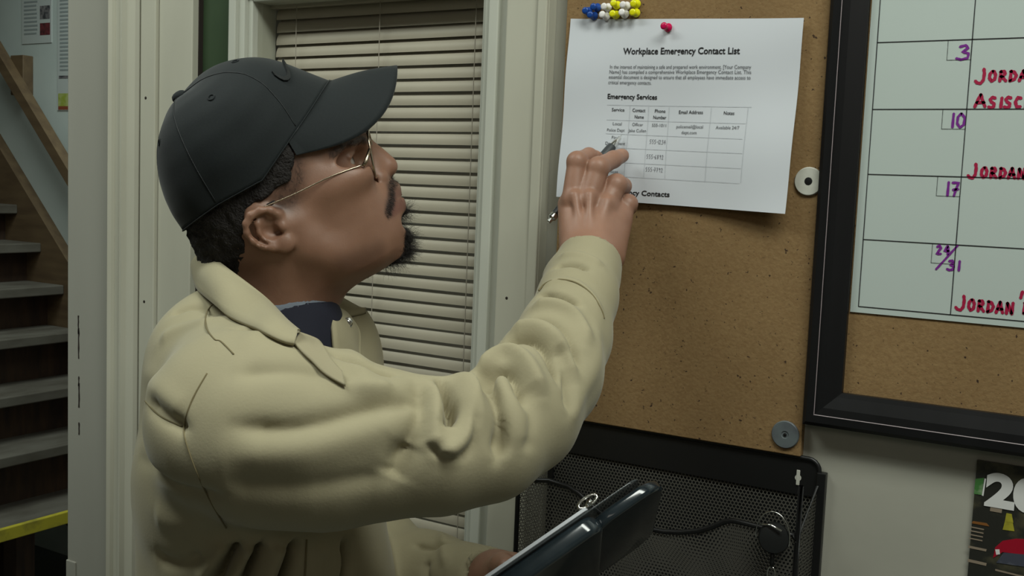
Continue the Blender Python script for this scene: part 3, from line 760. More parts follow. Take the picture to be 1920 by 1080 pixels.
#PERSON
# ------------------------------------------------------------------ solid modelling for soft shapes
class Field:                         # a distance field on a grid, turned into one smooth mesh
    def __init__(s, lo, hi, h):
        s.lo = np.array(lo, float); s.h = h
        s.n = np.ceil((np.array(hi) - s.lo) / h).astype(int) + 1
        s.ax = [(s.lo[i] + h * np.arange(s.n[i])).astype(np.float32) for i in range(3)]
        s.d = np.full(s.n, .5, np.float32)
    def _sl(s, lo, hi):
        a = np.clip(np.floor((np.array(lo) - s.lo) / s.h).astype(int), 0, s.n)
        b_ = np.clip(np.ceil((np.array(hi) - s.lo) / s.h).astype(int) + 1, 0, s.n)
        return tuple(slice(int(i), int(j)) for i, j in zip(a, b_))
    def op(s, fn, lo, hi, k=.01, mode='+', mg=None):
        mg = mg or max(k * 1.6, .012)
        sl = s._sl(np.array(lo) - mg, np.array(hi) + mg)
        if any(q.stop <= q.start for q in sl): return
        X = s.ax[0][sl[0]][:, None, None]; Y = s.ax[1][sl[1]][None, :, None]; Z = s.ax[2][sl[2]][None, None, :]
        v = fn(X, Y, Z); a = s.d[sl]
        if mode == '+':
            h = np.clip(.5 + .5 * (a - v) / k, 0, 1); s.d[sl] = a * (1 - h) + v * h - k * h * (1 - h)
        elif mode == '-':
            h = np.clip(.5 - .5 * (a + v) / k, 0, 1); s.d[sl] = a * (1 - h) - v * h + k * h * (1 - h)
        elif mode == '&':
            h = np.clip(.5 - .5 * (v - a) / k, 0, 1); s.d[sl] = v * (1 - h) + a * h + k * h * (1 - h)
    def ell(s, c, r, k=.01, mode='+', R=None):
        c = np.array(c, float); r = np.array(r, float)
        def fn(X, Y, Z):
            x, y, z = X - c[0], Y - c[1], Z - c[2]
            if R is not None:
                x, y, z = (R[0][0] * x + R[0][1] * y + R[0][2] * z, R[1][0] * x + R[1][1] * y + R[1][2] * z, R[2][0] * x + R[2][1] * y + R[2][2] * z)
            k0 = np.sqrt((x / r[0]) ** 2 + (y / r[1]) ** 2 + (z / r[2]) ** 2)
            k1 = np.sqrt((x / r[0] ** 2) ** 2 + (y / r[1] ** 2) ** 2 + (z / r[2] ** 2) ** 2) + 1e-9
            return k0 * (k0 - 1) / k1
        m = r.max() if R is not None else r
        s.op(fn, c - m, c + m, k, mode)
    def cone(s, a, b, ra, rb, k=.01, mode='+'):
        a = np.array(a, float); b = np.array(b, float); ab = b - a; L = ab @ ab + 1e-12
        def fn(X, Y, Z):
            t = np.clip(((X - a[0]) * ab[0] + (Y - a[1]) * ab[1] + (Z - a[2]) * ab[2]) / L, 0, 1)
            return np.sqrt((X - a[0] - t * ab[0]) ** 2 + (Y - a[1] - t * ab[1]) ** 2 + (Z - a[2] - t * ab[2]) ** 2) - (ra + t * (rb - ra))
        m = max(ra, rb)
        s.op(fn, np.minimum(a, b) - m, np.maximum(a, b) + m, k, mode)
    def chain(s, pts, rs, k=.01, mode='+'):
        for i in range(len(pts) - 1): s.cone(pts[i], pts[i + 1], rs[i], rs[i + 1], k, mode)
    def surface(s, smooth=2):
        d = s.d; n = d.shape
        ins = d < 0
        c = [ins[i:n[0] - 1 + i, j:n[1] - 1 + j, k:n[2] - 1 + k] for i in (0, 1) for j in (0, 1) for k in (0, 1)]
        tot = sum(q.astype(np.int8) for q in c)
        act = (tot > 0) & (tot < 8)
        I = np.argwhere(act); idx = np.full(act.shape, -1, np.int64); idx[act] = np.arange(len(I))
        acc = np.zeros((len(I), 3)); cnt = np.zeros(len(I))
        off = [(i, j, k) for i in (0, 1) for j in (0, 1) for k in (0, 1)]
        for a in off:
            for ax in range(3):
                if a[ax] == 0:
                    b_ = list(a); b_[ax] = 1
                    A = d[I[:, 0] + a[0], I[:, 1] + a[1], I[:, 2] + a[2]]; B = d[I[:, 0] + b_[0], I[:, 1] + b_[1], I[:, 2] + b_[2]]
                    m = (A < 0) != (B < 0)
                    t = np.where(m, A / np.where(m, A - B, 1), 0)
                    p = np.tile(np.array(a, float), (len(I), 1)); p[:, ax] += t
                    acc[m] += p[m]; cnt[m] += 1
        V = s.lo + (I + acc / cnt[:, None]) * s.h
        Fs = []
        for ax in range(3):
            u, w_ = (ax + 1) % 3, (ax + 2) % 3
            s1 = [slice(None)] * 3; s2 = [slice(None)] * 3
            s1[ax] = slice(0, -1); s2[ax] = slice(1, None)
            ch = ins[tuple(s1)] != ins[tuple(s2)]
            E_ = np.argwhere(ch)
            E_ = E_[(E_[:, u] > 0) & (E_[:, w_] > 0) & (E_[:, u] < n[u] - 1) & (E_[:, w_] < n[w_] - 1)]
            def at(du, dw):
                q = E_.copy(); q[:, u] -= du; q[:, w_] -= dw; return idx[q[:, 0], q[:, 1], q[:, 2]]
            Q = np.stack([at(1, 1), at(0, 1), at(0, 0), at(1, 0)], 1)
            fl = ~ins[E_[:, 0], E_[:, 1], E_[:, 2]]
            Q[fl] = Q[fl][:, ::-1]; Fs.append(Q)
        Fq = np.concatenate(Fs)
        E2 = np.concatenate([Fq[:, [0, 1]], Fq[:, [1, 2]], Fq[:, [2, 3]], Fq[:, [3, 0]]])
        for it in range(smooth):
            for lam in (.5, -.52):
                a3 = np.zeros_like(V); ct = np.bincount(E2[:, 0], minlength=len(V)) + np.bincount(E2[:, 1], minlength=len(V))
                for q in range(3):
                    a3[:, q] = np.bincount(E2[:, 0], V[E2[:, 1], q], len(V)) + np.bincount(E2[:, 1], V[E2[:, 0], q], len(V))
                V = V + lam * (a3 / ct[:, None] - V)
        return V, Fq

def largest(V, Fq):
    lab = np.arange(len(V))
    while True:
        m = lab[Fq].min(1); new = lab.copy()
        for k in range(4): np.minimum.at(new, Fq[:, k], m)
        new = new[new]
        if (new == lab).all(): break
        lab = new
    best = np.bincount(lab).argmax(); keep = lab == best
    ids = np.cumsum(keep) - 1
    return V[keep], ids[Fq[keep[Fq[:, 0]]]]

def vnormals(V, Fq):
    n = np.cross(V[Fq[:, 2]] - V[Fq[:, 0]], V[Fq[:, 3]] - V[Fq[:, 1]]); N = np.zeros_like(V)
    for k in range(4):
        for q in range(3): N[:, q] += np.bincount(Fq[:, k], n[:, q], len(V))
    return N / (np.linalg.norm(N, axis=1, keepdims=True) + 1e-12)

def vnoise(P, sc, seed=0):           # smooth value noise
    P = P * sc + seed * 17.3; I = np.floor(P).astype(np.int64); Fp = P - I; Fp = Fp * Fp * (3 - 2 * Fp); out = 0
    for i in (0, 1):
        for j in (0, 1):
            for k in (0, 1):
                h = (I[:, 0] + i) * 374761393 + (I[:, 1] + j) * 668265263 + (I[:, 2] + k) * 2147483647 + seed * 1013
                h = (h ^ (h >> 13)) * 1274126177; h = ((h ^ (h >> 16)) & 0xffff) / 65535.0
                wgt = (Fp[:, 0] if i else 1 - Fp[:, 0]) * (Fp[:, 1] if j else 1 - Fp[:, 1]) * (Fp[:, 2] if k else 1 - Fp[:, 2])
                out = out + h * wgt
    return out * 2 - 1

def proj(V):                         # figure frame -> photo pixels
    return np.stack([960 + FOC * V[:, 0] / V[:, 2], 540 - FOC * V[:, 1] / V[:, 2]], 1)

def snap(V, px, py, lift=0., rad=7):  # nearest surface point seen at a pixel
    Q = PROJ[id(V)]; d2 = (Q[:, 0] - px) ** 2 + (Q[:, 1] - py) ** 2
    m = np.where(d2 < rad * rad)[0]
    if len(m) == 0: m = np.array([d2.argmin()])
    z = V[m, 2]; near = m[z < z.min() + .012]
    wt = 1 / (d2[near] + 1.0)
    Z = (V[near, 2] * wt).sum() / wt.sum() - lift
    return C(px, py, Z)
PROJ = {}

def polyline_dist(V, L):
    best = np.full(len(V), 9.0)
    for a, b_ in zip(L[:-1], L[1:]):
        ab = b_ - a; t = np.clip(((V - a) @ ab) / (ab @ ab + 1e-12), 0, 1)
        best = np.minimum(best, np.linalg.norm(V - a - t[:, None] * ab, axis=1))
    return best
def polyline_dt(V, L):               # distance and the fraction along the line
    best = np.full(len(V), 9.0); bt = np.zeros(len(V)); n = len(L) - 1
    for i in range(n):
        a, b_ = L[i], L[i + 1]; ab = b_ - a; t = np.clip(((V - a) @ ab) / (ab @ ab + 1e-12), 0, 1)
        d = np.linalg.norm(V - a - t[:, None] * ab, axis=1); m = d < best
        best[m] = d[m]; bt[m] = (i + t[m]) / n
    return best, bt
def smooth_line(P, n=6):              # Catmull-Rom through pixel points
    P = [np.array(p, float) for p in P]; out = []
    for i in range(len(P) - 1):
        p0 = P[max(i - 1, 0)]; p1 = P[i]; p2 = P[i + 1]; p3 = P[min(i + 2, len(P) - 1)]
        for k in range(n):
            t = k / n; out.append(.5 * ((2 * p1) + (-p0 + p2) * t + (2 * p0 - 5 * p1 + 4 * p2 - p3) * t * t + (-p0 + 3 * p1 - 3 * p2 + p3) * t ** 3))
    out.append(P[-1]); return out

def folds(V, N, L, spread=1.0):
    D = np.zeros(len(V)); PROJ[id(V)] = proj(V)
    for pts, amp, wd in L:
        P = np.array([snap(V, *p) for p in smooth_line(pts, 4)])
        for _ in range(4): P[1:-1] = .25 * P[:-2] + .5 * P[1:-1] + .25 * P[2:]
        lo, hi = P.min(0) - wd * 3, P.max(0) + wd * 3
        m = np.where(((V > lo) & (V < hi)).all(1))[0]
        if len(m) == 0: continue
        d, t = polyline_dt(V[m], P); d = d / .85
        taper = np.clip(np.minimum(t, 1 - t) * 5 + .25, 0, 1)
        g = np.exp(-(d / wd) ** 2) if amp > 0 else 1 / (1 + (d / wd) ** 2 * 1.3) ** 1.8
        D[m] += amp * (.95 if amp > 0 else 1.55) * g * taper
    return V + N * D[:, None]

# ------------------------------------------------------------------ the man
FEET = to_world(C(500, 600, 1.06)); FEET[2] = 0.0
man = empty('person', tuple(FEET), 'person in khaki work jacket and black cap, head raised, writing on the posted page', 'person')
def fig(name, V, Fq, m, parent=None, smooth=True, **k):
    me = mesh_from(name, to_world(V), Fq, smooth); return link(name, me, m, parent or man, **k)

# head frame: F forward, U to the crown, W towards the camera side (his right)
O = C(600, 330, 1.06)
lw = -O / np.linalg.norm(O)
hx = np.array([1.0, 0, 0]) - lw * lw[0]; hx /= np.linalg.norm(hx)
hy = np.cross(hx, lw)
TILT = math.radians(28)
fF = math.cos(TILT) * hx + math.sin(TILT) * hy
fU = -math.sin(TILT) * hx + math.cos(TILT) * hy
def rayplane(px, py, w_):
    d = np.array([(px - 960) / FOC, -(py - 540) / FOC, 1.0]); p0 = O + lw * w_
    return d * ((p0 @ lw) / (d @ lw))
EAR0 = rayplane(524, 426, 0)
def G(px, py, w_=0.0):               # pixel at lateral offset w -> head frame metres
    p = rayplane(px, py, w_) - EAR0
    return np.array([p @ fF, p @ fU, p @ lw])
HB = np.stack([fF, fU, lw])
def h2f(V): return EAR0 + np.asarray(V) @ HB      # head frame -> figure frame
def f2h(V): return (np.asarray(V) - EAR0) @ HB.T

H = Field((-.13, -.17, -.10), (.16, .17, .105), .0017)
prof_px = [(684, 252), (688, 262), (691, 274), (693, 296), (695, 318), (703, 334), (718, 348), (725, 362), (729, 380), (731, 396), (728, 415)]
pr = np.array([G(*p) for p in prof_px])
tabU = [-.085, -.07, -.045, -.02, 0, .025, .045, .06, .09, .12, .145, .158]
tabB = [.030, .0, -.030, -.052, -.065, -.073, -.078, -.080, -.076, -.061, -.030, -.005]
tabW = [.020, .044, .056, .0635, .067, .0695, .071, .0725, .0725, .064, .044, .018]
o_ = np.argsort(pr[:, 1])
tabF = [float(np.interp(u, pr[o_, 1], pr[o_, 0])) if u < .045 else None for u in tabU]
tabF = [f if f is not None else g for f, g in zip(tabF, [0] * 6 + [pr[:, 0].max(), .115, .106, .086, .056, .025])]
def slices(X, Y, Z):
    F_ = np.interp(Y, tabU, tabF); B_ = np.interp(Y, tabU, tabB); Wd = np.interp(Y, tabU, tabW)
    c = (F_ + B_) / 2; a = (F_ - B_) / 2; n = 2.1
    g = ((np.abs(X - c) / a) ** n + (np.abs(Z) / Wd) ** n) ** (1 / n)
    d = (g - 1) * np.minimum(a, Wd)
    return np.maximum(d, np.maximum(-.080 - Y, Y - .156)).astype(np.float32)
H.op(slices, (-.11, -.085, -.08), (.13, .16, .08), .002)
# jaw, chin, cheek
for s_ in (-1, 1):
    H.chain([G(696, 459, s_ * .012), G(690, 468, s_ * .030), G(630, 476, s_ * .048), G(575, 462, s_ * .055), G(553, 420, s_ * .058)], [.012, .012, .013, .013, .014], .016)
    H.ell(G(640, 345, s_ * .050), (.034, .018, .020), .02)
    H.cone(G(662, 266, s_ * .020), G(628, 280, s_ * .050), .010, .009, .016)
    H.ell(G(655, 402, s_ * .036), (.026, .032, .018), .02)
H.ell(G(700, 447, 0), (.0175, .018, .020), .014)
H.ell(G(704, 378, 0), (.026, .028, .026), .014)
H.ell(G(655, 462, 0), (.058, .022, .042), .03)
H.ell(G(610, 440, 0), (.06, .04, .050), .03)
# neck
H.cone(G(500, 420, 0), G(508, 640, 0), .052, .050, .03)
H.cone(G(548, 500, 0), G(535, 640, 0), .046, .036, .03)
for s_ in (-1, 1): H.cone(G(505, 470, s_ * .044), G(575, 640, s_ * .018), .013, .009, .02)
H.ell(G(612, 548, 0), (.010, .013, .009), .012)
# eye sockets, lids
for s_ in (-1, 1):
    H.ell(G(680, 299, s_ * .033), (.012, .0110, .016), .012, '-')
    H.ell(G(657, 303, s_ * .053), (.019, .0115, .0085), .008, '-')
    ec = G(641, 309, s_ * .0345)
    H.ell(ec, (.0142, .0142, .0142), .006)
    H.ell(ec + np.array([.0135, -.0012, 0]), (.0100, .0048, .0130), .0016, '-')
    H.chain([ec + np.array([.0118, .0052, -.011 * s_]), ec + np.array([.0142, .0056, 0]), ec + np.array([.0095, .003, .012 * s_])], [.0016, .0018, .0016], .003)
# nose
H.chain([G(686, 272), G(702, 288), G(716, 301), G(727, 309)], [.0075, .0068, .0072, .0080], .009)
H.ell(G(728, 314), (.0088, .0086, .0095), .005)
for s_ in (-1, 1):
    H.chain([G(690, 296, s_ * .006), G(702, 318, s_ * .009), G(712, 328, s_ * .0105)], [.006, .0065, .006], .010)
    H.ell(G(708, 336, s_ * .0160), (.0105, .0092, .0075), .0025)
    H.ell(G(718, 344, s_ * .0100), (.0062, .0048, .0046), .002, '-')
    H.ell(G(700, 342, s_ * .0215), (.004, .006, .003), .005, '-')
H.cone(G(722, 325), G(712, 340), .0046, .006, .005)
# lips
for s_ in (-1, 1):
    H.chain([G(736, 353), G(737, 361, s_ * .009), G(732, 375, s_ * .017), G(727, 389, s_ * .0235)], [.0070, .0066, .0050, .0030], .004)
    H.chain([G(744, 384), G(744, 388, s_ * .008), G(737, 394, s_ * .017), G(729, 396, s_ * .0235)], [.0084, .0078, .0054, .0030], .002)
    H.chain([G(754, 366), G(751, 371, s_ * .009), G(744, 382, s_ * .017), G(737, 392, s_ * .0245)], [.0017, .0016, .0015, .0012], .0016, '-')
    H.chain([G(690, 318, s_ * .0225), G(688, 340, s_ * .0250), G(697, 357, s_ * .0225), G(712, 356, s_ * .016)], [.0036, .0042, .0038, .0026], .004, '-')
H.ell(G(757, 413), (.008, .0065, .020), .008, '-')
# ears
def ear(s_):
    E = lambda px, py, w_=.074: G(px, py, s_ * w_) if s_ > 0 else G(px, py, .074) * np.array([1, 1, 0]) + np.array([0, 0, -w_])
    c1, c2 = E(475, 398), E(545, 466); ax = c2 - c1; ax[2] = 0; ax /= np.linalg.norm(ax)
    R = np.array([ax, [-ax[1], ax[0], 0], [0, 0, 1.0]])
    H.ell(E(504, 428, .0705), (.0265, .0175, .0055), .006, R=R)
    H.ell(E(520, 425, .066), (.016, .014, .010), .008)
    H.chain([E(531, 416, .074), E(521, 402, .076), E(507, 395, .0785), E(488, 395, .080), E(470, 404, .081), E(462, 420, .081), E(464, 437, .080), E(475, 452, .079), E(492, 461, .078), (E(512, 465, .077))],
            [.0028, .0034, .0037, .0037, .0036, .0034, .0032, .0031, .0034, .0040], .003)
    H.ell(E(534, 457, .0755), (.0088, .0086, .0044), .005)
    H.chain([E(487, 408, .076), E(483, 420, .0775), E(487, 436, .0775), E(497, 448, .077), E(512, 455, .076)], [.0026, .0028, .0028, .0027, .0030], .003)
    H.ell(E(506, 432, .0795), (.0075, .0070, .0075), .003, '-')
    H.ell(E(520, 436, .0785), (.0085, .0042, .0080), .003, '-')
    H.ell(E(505, 416, .0790), (.0050, .0040, .0050), .0025, '-')
    H.ell(E(494, 405, .0800), (.0050, .0018, .0035), .002, '-')
    H.chain([E(470, 426, .081), E(474, 440, .0805), E(486, 453, .080), E(500, 459, .079)], [.0018, .0020, .0019, .0012], .0022, '-')
    H.ell(E(530, 425, .0755), (.0042, .0050, .0042), .003)
ear(1); ear(-1)
HV, HF = H.surface(2)
# colouring of the skin (lips, brow, stubble, darker neck, lighter cheek and nose tip)
def gw(P, c, r): return np.exp(-((P - c) ** 2 / np.array(r) ** 2).sum(1))
tint = np.ones((len(HV), 3)) * np.array([1.0, 1.0, 1.0])
AV = HV.copy(); AV[:, 2] = np.abs(AV[:, 2])
def blend(wt, colr):
    global tint
    wt = np.clip(wt, 0, 1)[:, None]; tint = tint * (1 - wt) + wt * np.array(colr)
hv_f = h2f(HV); hv_p = proj(hv_f)
def seen(px, py, w_):                # head point under a pixel on the near side (or on the mid line)
    if w_ == 0: return G(px, py, 0)
    m = np.where(np.abs(hv_p - np.array([px, py])).max(1) < 4)[0]
    if len(m) == 0: return G(px, py, w_)
    return HV[m[hv_f[m, 2].argmin()]]
def seg(px_pts, w_pts, r, soft=.003):
    L = np.array([seen(p[0], p[1], w_) for p, w_ in zip(px_pts, w_pts)]); L = np.array([AV[np.linalg.norm(AV - p, axis=1).argmin()] for p in smooth_line(L, 4)])
    d = polyline_dist(AV, L); return 1 / (1 + np.exp((d - r) / soft * 3))
noi = vnoise(HV, 700, 3) * .5 + .5
blend(seg([(746, 358), (744, 362), (741, 374), (737, 388)], [0, .008, .017, .024], .0045, .002) * .75, (.50, .40, .44))
blend(seg([(758, 380), (754, 382), (747, 388), (738, 395)], [0, .009, .018, .024], .0060, .002) * .85, (.62, .47, .50))
blend(seg([(737, 343), (737, 347), (738, 360), (736, 374), (733, 388), (731, 396)], [0, .009, .013, .017, .026, .026], .0052, .003) * (.75 + .25 * noi), (.10, .10, .12))
blend(seg([(752, 420), (748, 444), (736, 462), (715, 474)], [0, 0, 0, 0], .010, .006) * (.5 + .5 * noi), (.10, .10, .12))
blend(seg([(712, 472), (680, 484), (650, 492)], [.02, .03, .03], .008, .008) * .45, (.25, .24, .26))
blend(seg([(690, 262), (672, 264), (652, 274), (638, 284), (626, 292)], [.010, .022, .038, .048, .055], .0042, .002) * (.55 + .45 * noi), (.10, .10, .11))
blend(seg([(545, 300), (548, 340), (535, 372)], [.072, .073, .073], .013, .008) * (.45 + .5 * noi), (.14, .13, .14))
blend(seg([(545, 490), (590, 560), (600, 600)], [.05, .035, .02], .03, .02) * .25, (.70, .62, .60))
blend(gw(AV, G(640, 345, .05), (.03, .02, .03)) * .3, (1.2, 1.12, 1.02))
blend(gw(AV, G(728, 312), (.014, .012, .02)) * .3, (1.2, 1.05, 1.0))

# hands -------------------------------------------------------------
def hand_field(lo, hi): return Field(lo, hi, .0014)
RH = hand_field(C(1030, 540, 1.06) - .02, C(1205, 245, 1.245) + .012)
wr_ = C(1104, 500, 1.105)
RH.chain([C(1086, 575, 1.05), C(1102, 500, 1.105), C(1108, 455, 1.135)], [.031, .0265, .026], .012)
RH.cone(C(1085, 478, 1.120), C(1074, 385, 1.155), .019, .0165, .012)
RH.cone(C(1118, 478, 1.122), C(1128, 392, 1.150), .022, .0185, .012)
RH.cone(C(1140, 480, 1.130), C(1158, 410, 1.155), .018, .0165, .012)
RH.cone(C(1100, 445, 1.140), C(1108, 395, 1.158), .022, .019, .012)
fing = [  # index, middle, ring, little
    ([C(1075, 375, 1.146), C(1082, 303, 1.150), C(1104, 292, 1.172), C(1119, 296, 1.183)], [.0128, .0104, .0086, .0076]),
    ([C(1103, 376, 1.142), C(1122, 314, 1.146), C(1150, 299, 1.168), C(1166, 292, 1.182)], [.0128, .0110, .0093, .0080]),
    ([C(1136, 386, 1.144), C(1156, 346, 1.150), C(1168, 349, 1.180), C(1160, 372, 1.190)], [.0124, .0108, .0092, .0082]),
    ([C(1160, 412, 1.150), C(1178, 382, 1.158), C(1180, 388, 1.182), C(1168, 405, 1.190)], [.0112, .0095, .0082, .0075])]
for P_, R_ in fing:
    RH.chain(P_, R_, .0035)
    RH.ell(P_[0] - np.array([0, 0, .0035]), (.0105, .010, .0095), .006)
    RH.ell(P_[1] - np.array([0, 0, .001]), (R_[1] * 1.03,) * 3, .003)
for (x0, y0, z0), (x1, y1, z1) in (((1078, 366, 1.133), (1090, 440, 1.117)), ((1106, 366, 1.1295), (1104, 440, 1.113)), ((1138, 378, 1.133), (1120, 445, 1.117))):
    RH.cone(C(x0, y0, z0), C(x1, y1, z1), .0042, .0028, .006)     # tendons
RH.chain([C(1085, 455, 1.150), C(1080, 400, 1.178), C(1098, 345, 1.186), C(1118, 312, 1.192)], [.016, .0145, .0105, .0088], .006)
for c_ in (C(1117, 288, 1.1765), C(1163, 285.5, 1.1755)):
    RH.ell(c_, (.0055, .0035, .0045), .0012)
RV, RF = RH.surface(1)
LH = hand_field(C(880, 1140, .90) - .02, C(1040, 1010, 1.10) + .012)
LH.chain([C(905, 1100, 1.06), C(930, 1085, 1.045), C(955, 1085, 1.03)], [.027, .026, .024], .01)
LH.ell(C(962, 1088, 1.02), (.030, .024, .022), .01)
for i, (P_, R_) in enumerate([([C(950, 1066, 1.03), C(985, 1062, .99), C(1000, 1092, .96)], [.013, .011, .009]),
              ([C(960, 1080, 1.035), C(1000, 1080, 1.01), C(1018, 1105, .98)], [.012, .0105, .009]),
              ([C(960, 1098, 1.035), C(1000, 1102, 1.02), C(1020, 1125, .99)], [.012, .010, .0085]),
              ([C(950, 1112, 1.03), C(985, 1120, 1.02), C(1000, 1138, 1.0)], [.011, .0095, .008]),
              ([C(935, 1068, 1.02), C(950, 1052, .985), C(968, 1058, .955)], [.013, .0115, .010])]):
    P_ = [P_[0]] + [P_[0] + (q_ - P_[0]) * .5 for q_ in P_[1:]]
    LH.chain(P_, R_, .004)
LV, LF = LH.surface(1)

# plain trunk and limbs inside the clothes (coarse)
B = Field(C(240, 2700, 1.05)[[0, 1, 2]] * [1, 1, 0] + [0, 0, .78], [.22, -.02, 1.34], .009)
cx = lambda px, Z=1.06: (px - 960) * Z / FOC
B.ell(C(495, 880, 1.06), (.075, .12, .11), .04); B.ell(C(500, 1150, 1.08), (.09, .16, .13), .05)
B.chain([C(440, 780, .94), C(700, 835, .89), C(950, 790, .93)], [.038, .033, .028], .02)
B.chain([C(950, 790, .93), C(1090, 560, 1.06)], [.028, .024], .02)
B.chain([C(560, 770, 1.19), C(640, 920, 1.22), C(695, 1070, 1.20), C(800, 1098, 1.14), C(908, 1102, 1.065)], [.036, .030, .026, .024, .024], .015)
B.chain([C(530, 640, 1.06), C(520, 760, 1.07)], [.042, .055], .03)
BV, BF = B.surface(1)
hf = h2f(HV)
allV = np.concatenate([hf, RV, LV, BV]); o1 = len(hf); o2 = o1 + len(RV); o3 = o2 + len(LV)
allF = np.concatenate([HF, RF + o1, LF + o2, BF + o3])
rt = np.ones((len(RV), 3)) * np.array([1.22, 1.22, 1.25])
kn = np.zeros(len(RV))
for P_, R_ in fing:
    kn += np.exp(-(np.linalg.norm(RV - P_[1], axis=1) / .010) ** 2) * .6 + np.exp(-(np.linalg.norm(RV - P_[0], axis=1) / .014) ** 2) * .55
kn = np.clip(kn, 0, 1)[:, None]; rt = rt * (1 - kn * .35) + kn * .35 * np.array([.80, .72, .72])
for c_ in (C(1117, 288, 1.1765), C(1163, 285.5, 1.1755)):
    wn = np.exp(-(np.linalg.norm((RV - c_) / np.array([.006, .004, .006]), axis=1)) ** 2)[:, None]; rt = rt * (1 - wn * .6) + wn * .6 * np.array([2.0, 2.1, 2.2])
allT = np.concatenate([tint, rt, np.ones((len(LV), 3)), np.ones((len(BV), 3))])
body = fig('body', allV, allF, M['skin'])
at_ = body.data.color_attributes.new('tint', 'FLOAT_COLOR', 'POINT')
at_.data.foreach_set('color', np.concatenate([allT, np.ones((len(allT), 1))], 1).astype(np.float32).ravel())

# eyes
def uv_sphere(c, r, axis, n=28, m=20):
    axis = axis / np.linalg.norm(axis); a = np.cross(axis, [0, 1, 0]); a /= np.linalg.norm(a); b_ = np.cross(axis, a)
    V = []; Fq = []
    for i in range(m + 1):
        t = PI * i / m
        for j in range(n):
            p = 2 * PI * j / n; V.append(c + r * (math.cos(t) * axis * (1.04 if t < .5 else 1) + math.sin(t) * (math.cos(p) * a + math.sin(p) * b_)))
    for i in range(m):
        for j in range(n): Fq.append((i * n + j, i * n + (j + 1) % n, (i + 1) * n + (j + 1) % n, (i + 1) * n + j))
    return np.array(V), np.array(Fq)
for s_ in (1, -1):
    ec = G(641, 309, s_ * .0345)
    V, Fq = uv_sphere(ec, .0125, np.array([1.0, .22, 0]))
    e_ = fig('eye', h2f(V), Fq, M['eye_white'])
    ca = e_.data.color_attributes.new('tint', 'FLOAT_COLOR', 'POINT'); cl = []
    for i in range(21):
        t = PI * i / 20
        cl += [(.01, .01, .01, 1) if t < .18 else ((.05, .028, .016, 1) if t < .62 else (.34, .29, .25, 1))] * 28
    ca.data.foreach_set('color', np.array(cl, np.float32).ravel())

# hair: a close cap of short hair on the back of the head
HR = Field((-.125, -.09, -.10), (.11, .10, .10), .0024)
tB2 = [q - (.0035 if u < .03 else -.003) for q, u in zip(tabB, tabU)]; tW2 = [q + .0035 for q in tabW]
def hslices(X, Y, Z):
    F_ = np.interp(Y, tabU, tabF); B_ = np.interp(Y, tabU, tB2); Wd = np.interp(Y, tabU, tW2)
    c = (F_ + B_) / 2; a = (F_ - B_) / 2; n = 2.25
    g = ((np.abs(X - c) / a) ** n + (np.abs(Z) / Wd) ** n) ** (1 / n)
    return ((g - 1) * np.minimum(a, Wd)).astype(np.float32)
HR.op(hslices, (-.12, -.085, -.09), (.10, .10, .09), .001)
HR.cone(G(470, 400), G(470, 480), .056, .048, .02)
e1 = G(552, 285, .072); e2 = G(545, 340, .072); e3 = G(522, 374, .072); e4 = G(462, 392, .072); e5 = G(452, 440, .07); e6 = G(478, 500, .06); e7 = G(455, 530, .05)
hl = np.array([e1, e2, e3, e4, e5, e6, e7])
def hcut(X, Y, Z):                   # keep what lies behind the hairline
    oy = np.argsort(hl[:, 1]); xb = np.interp(Y, hl[oy, 1], hl[oy, 0]); return (X - xb + 0 * Z).astype(np.float32) * .9
HR.op(hcut, (-.13, -.1, -.1), (.11, .11, .1), .004, '&')
HR.op(lambda X, Y, Z: (G(470, 540)[1] + .004 - Y + 0 * X + 0 * Z).astype(np.float32), (-.13, -.1, -.1), (.11, .11, .1), .004, '&')
V, Fq = largest(*HR.surface(0)); N_ = vnormals(V, Fq)
V = V + N_ * (vnoise(V, 420, 1) * .0012 + vnoise(V, 160, 2) * .0012)[:, None]
hair = fig('hair', h2f(V), Fq, M['hair'])

def strands(name, roots, dirs, length, r, curl, parent, seed=1, grav=0.):
    rg = np.random.default_rng(seed); V = []; Fq = []; nseg = 5
    for p, d in zip(roots, dirs):
        L_ = length * rg.uniform(.5, 1.25); d = d + rg.normal(0, .35, 3); d /= np.linalg.norm(d)
        a = np.cross(d, rg.normal(0, 1, 3)); a /= np.linalg.norm(a); b_ = np.cross(d, a); ph = rg.uniform(0, 6.28); base = len(V)
        for i in range(nseg + 1):
            t = i / nseg; an = ph + t * curl
            c = p + d * L_ * t + (a * math.cos(an) + b_ * math.sin(an)) * L_ * .22 * t + np.array([0, -grav * t * t * L_, 0])
            rr = r * (1 - .75 * t)
            for j in range(3):
                q = 2.094 * j; V.append(c + rr * (a * math.cos(q) + b_ * math.sin(q)))
        for i in range(nseg):
            for j in range(3): Fq.append((base + i * 3 + j, base + i * 3 + (j + 1) % 3, base + i * 3 + 3 + (j + 1) % 3, base + i * 3 + 3 + j))
    return fig(name, np.array(V), np.array(Fq), M['strand'], parent, kind='stuff')
NH = vnormals(hf, HF)
def pick(L, r, n, seed, wmax=None):
    L = smooth_line(L, 4); L = np.array([AV[np.linalg.norm(AV - p, axis=1).argmin()] for p in L])
    d = polyline_dist(AV, L); m = np.where(d < r)[0]
    rg = np.random.default_rng(seed); wt = np.exp(-(d[m] / r) ** 2 * 1.3); wt /= wt.sum()
    return rg.choice(m, n, p=wt)
down = -fU * .55 + fF * .45
i_ = pick([G(752, 410), G(752, 440, .004), G(742, 458, .006), G(720, 470, .008)], .012, 2600, 5)
strands('goatee', hf[i_], NH[i_] * .6 + down * 1.1, .0165, .00017, 5.0, man, 5)
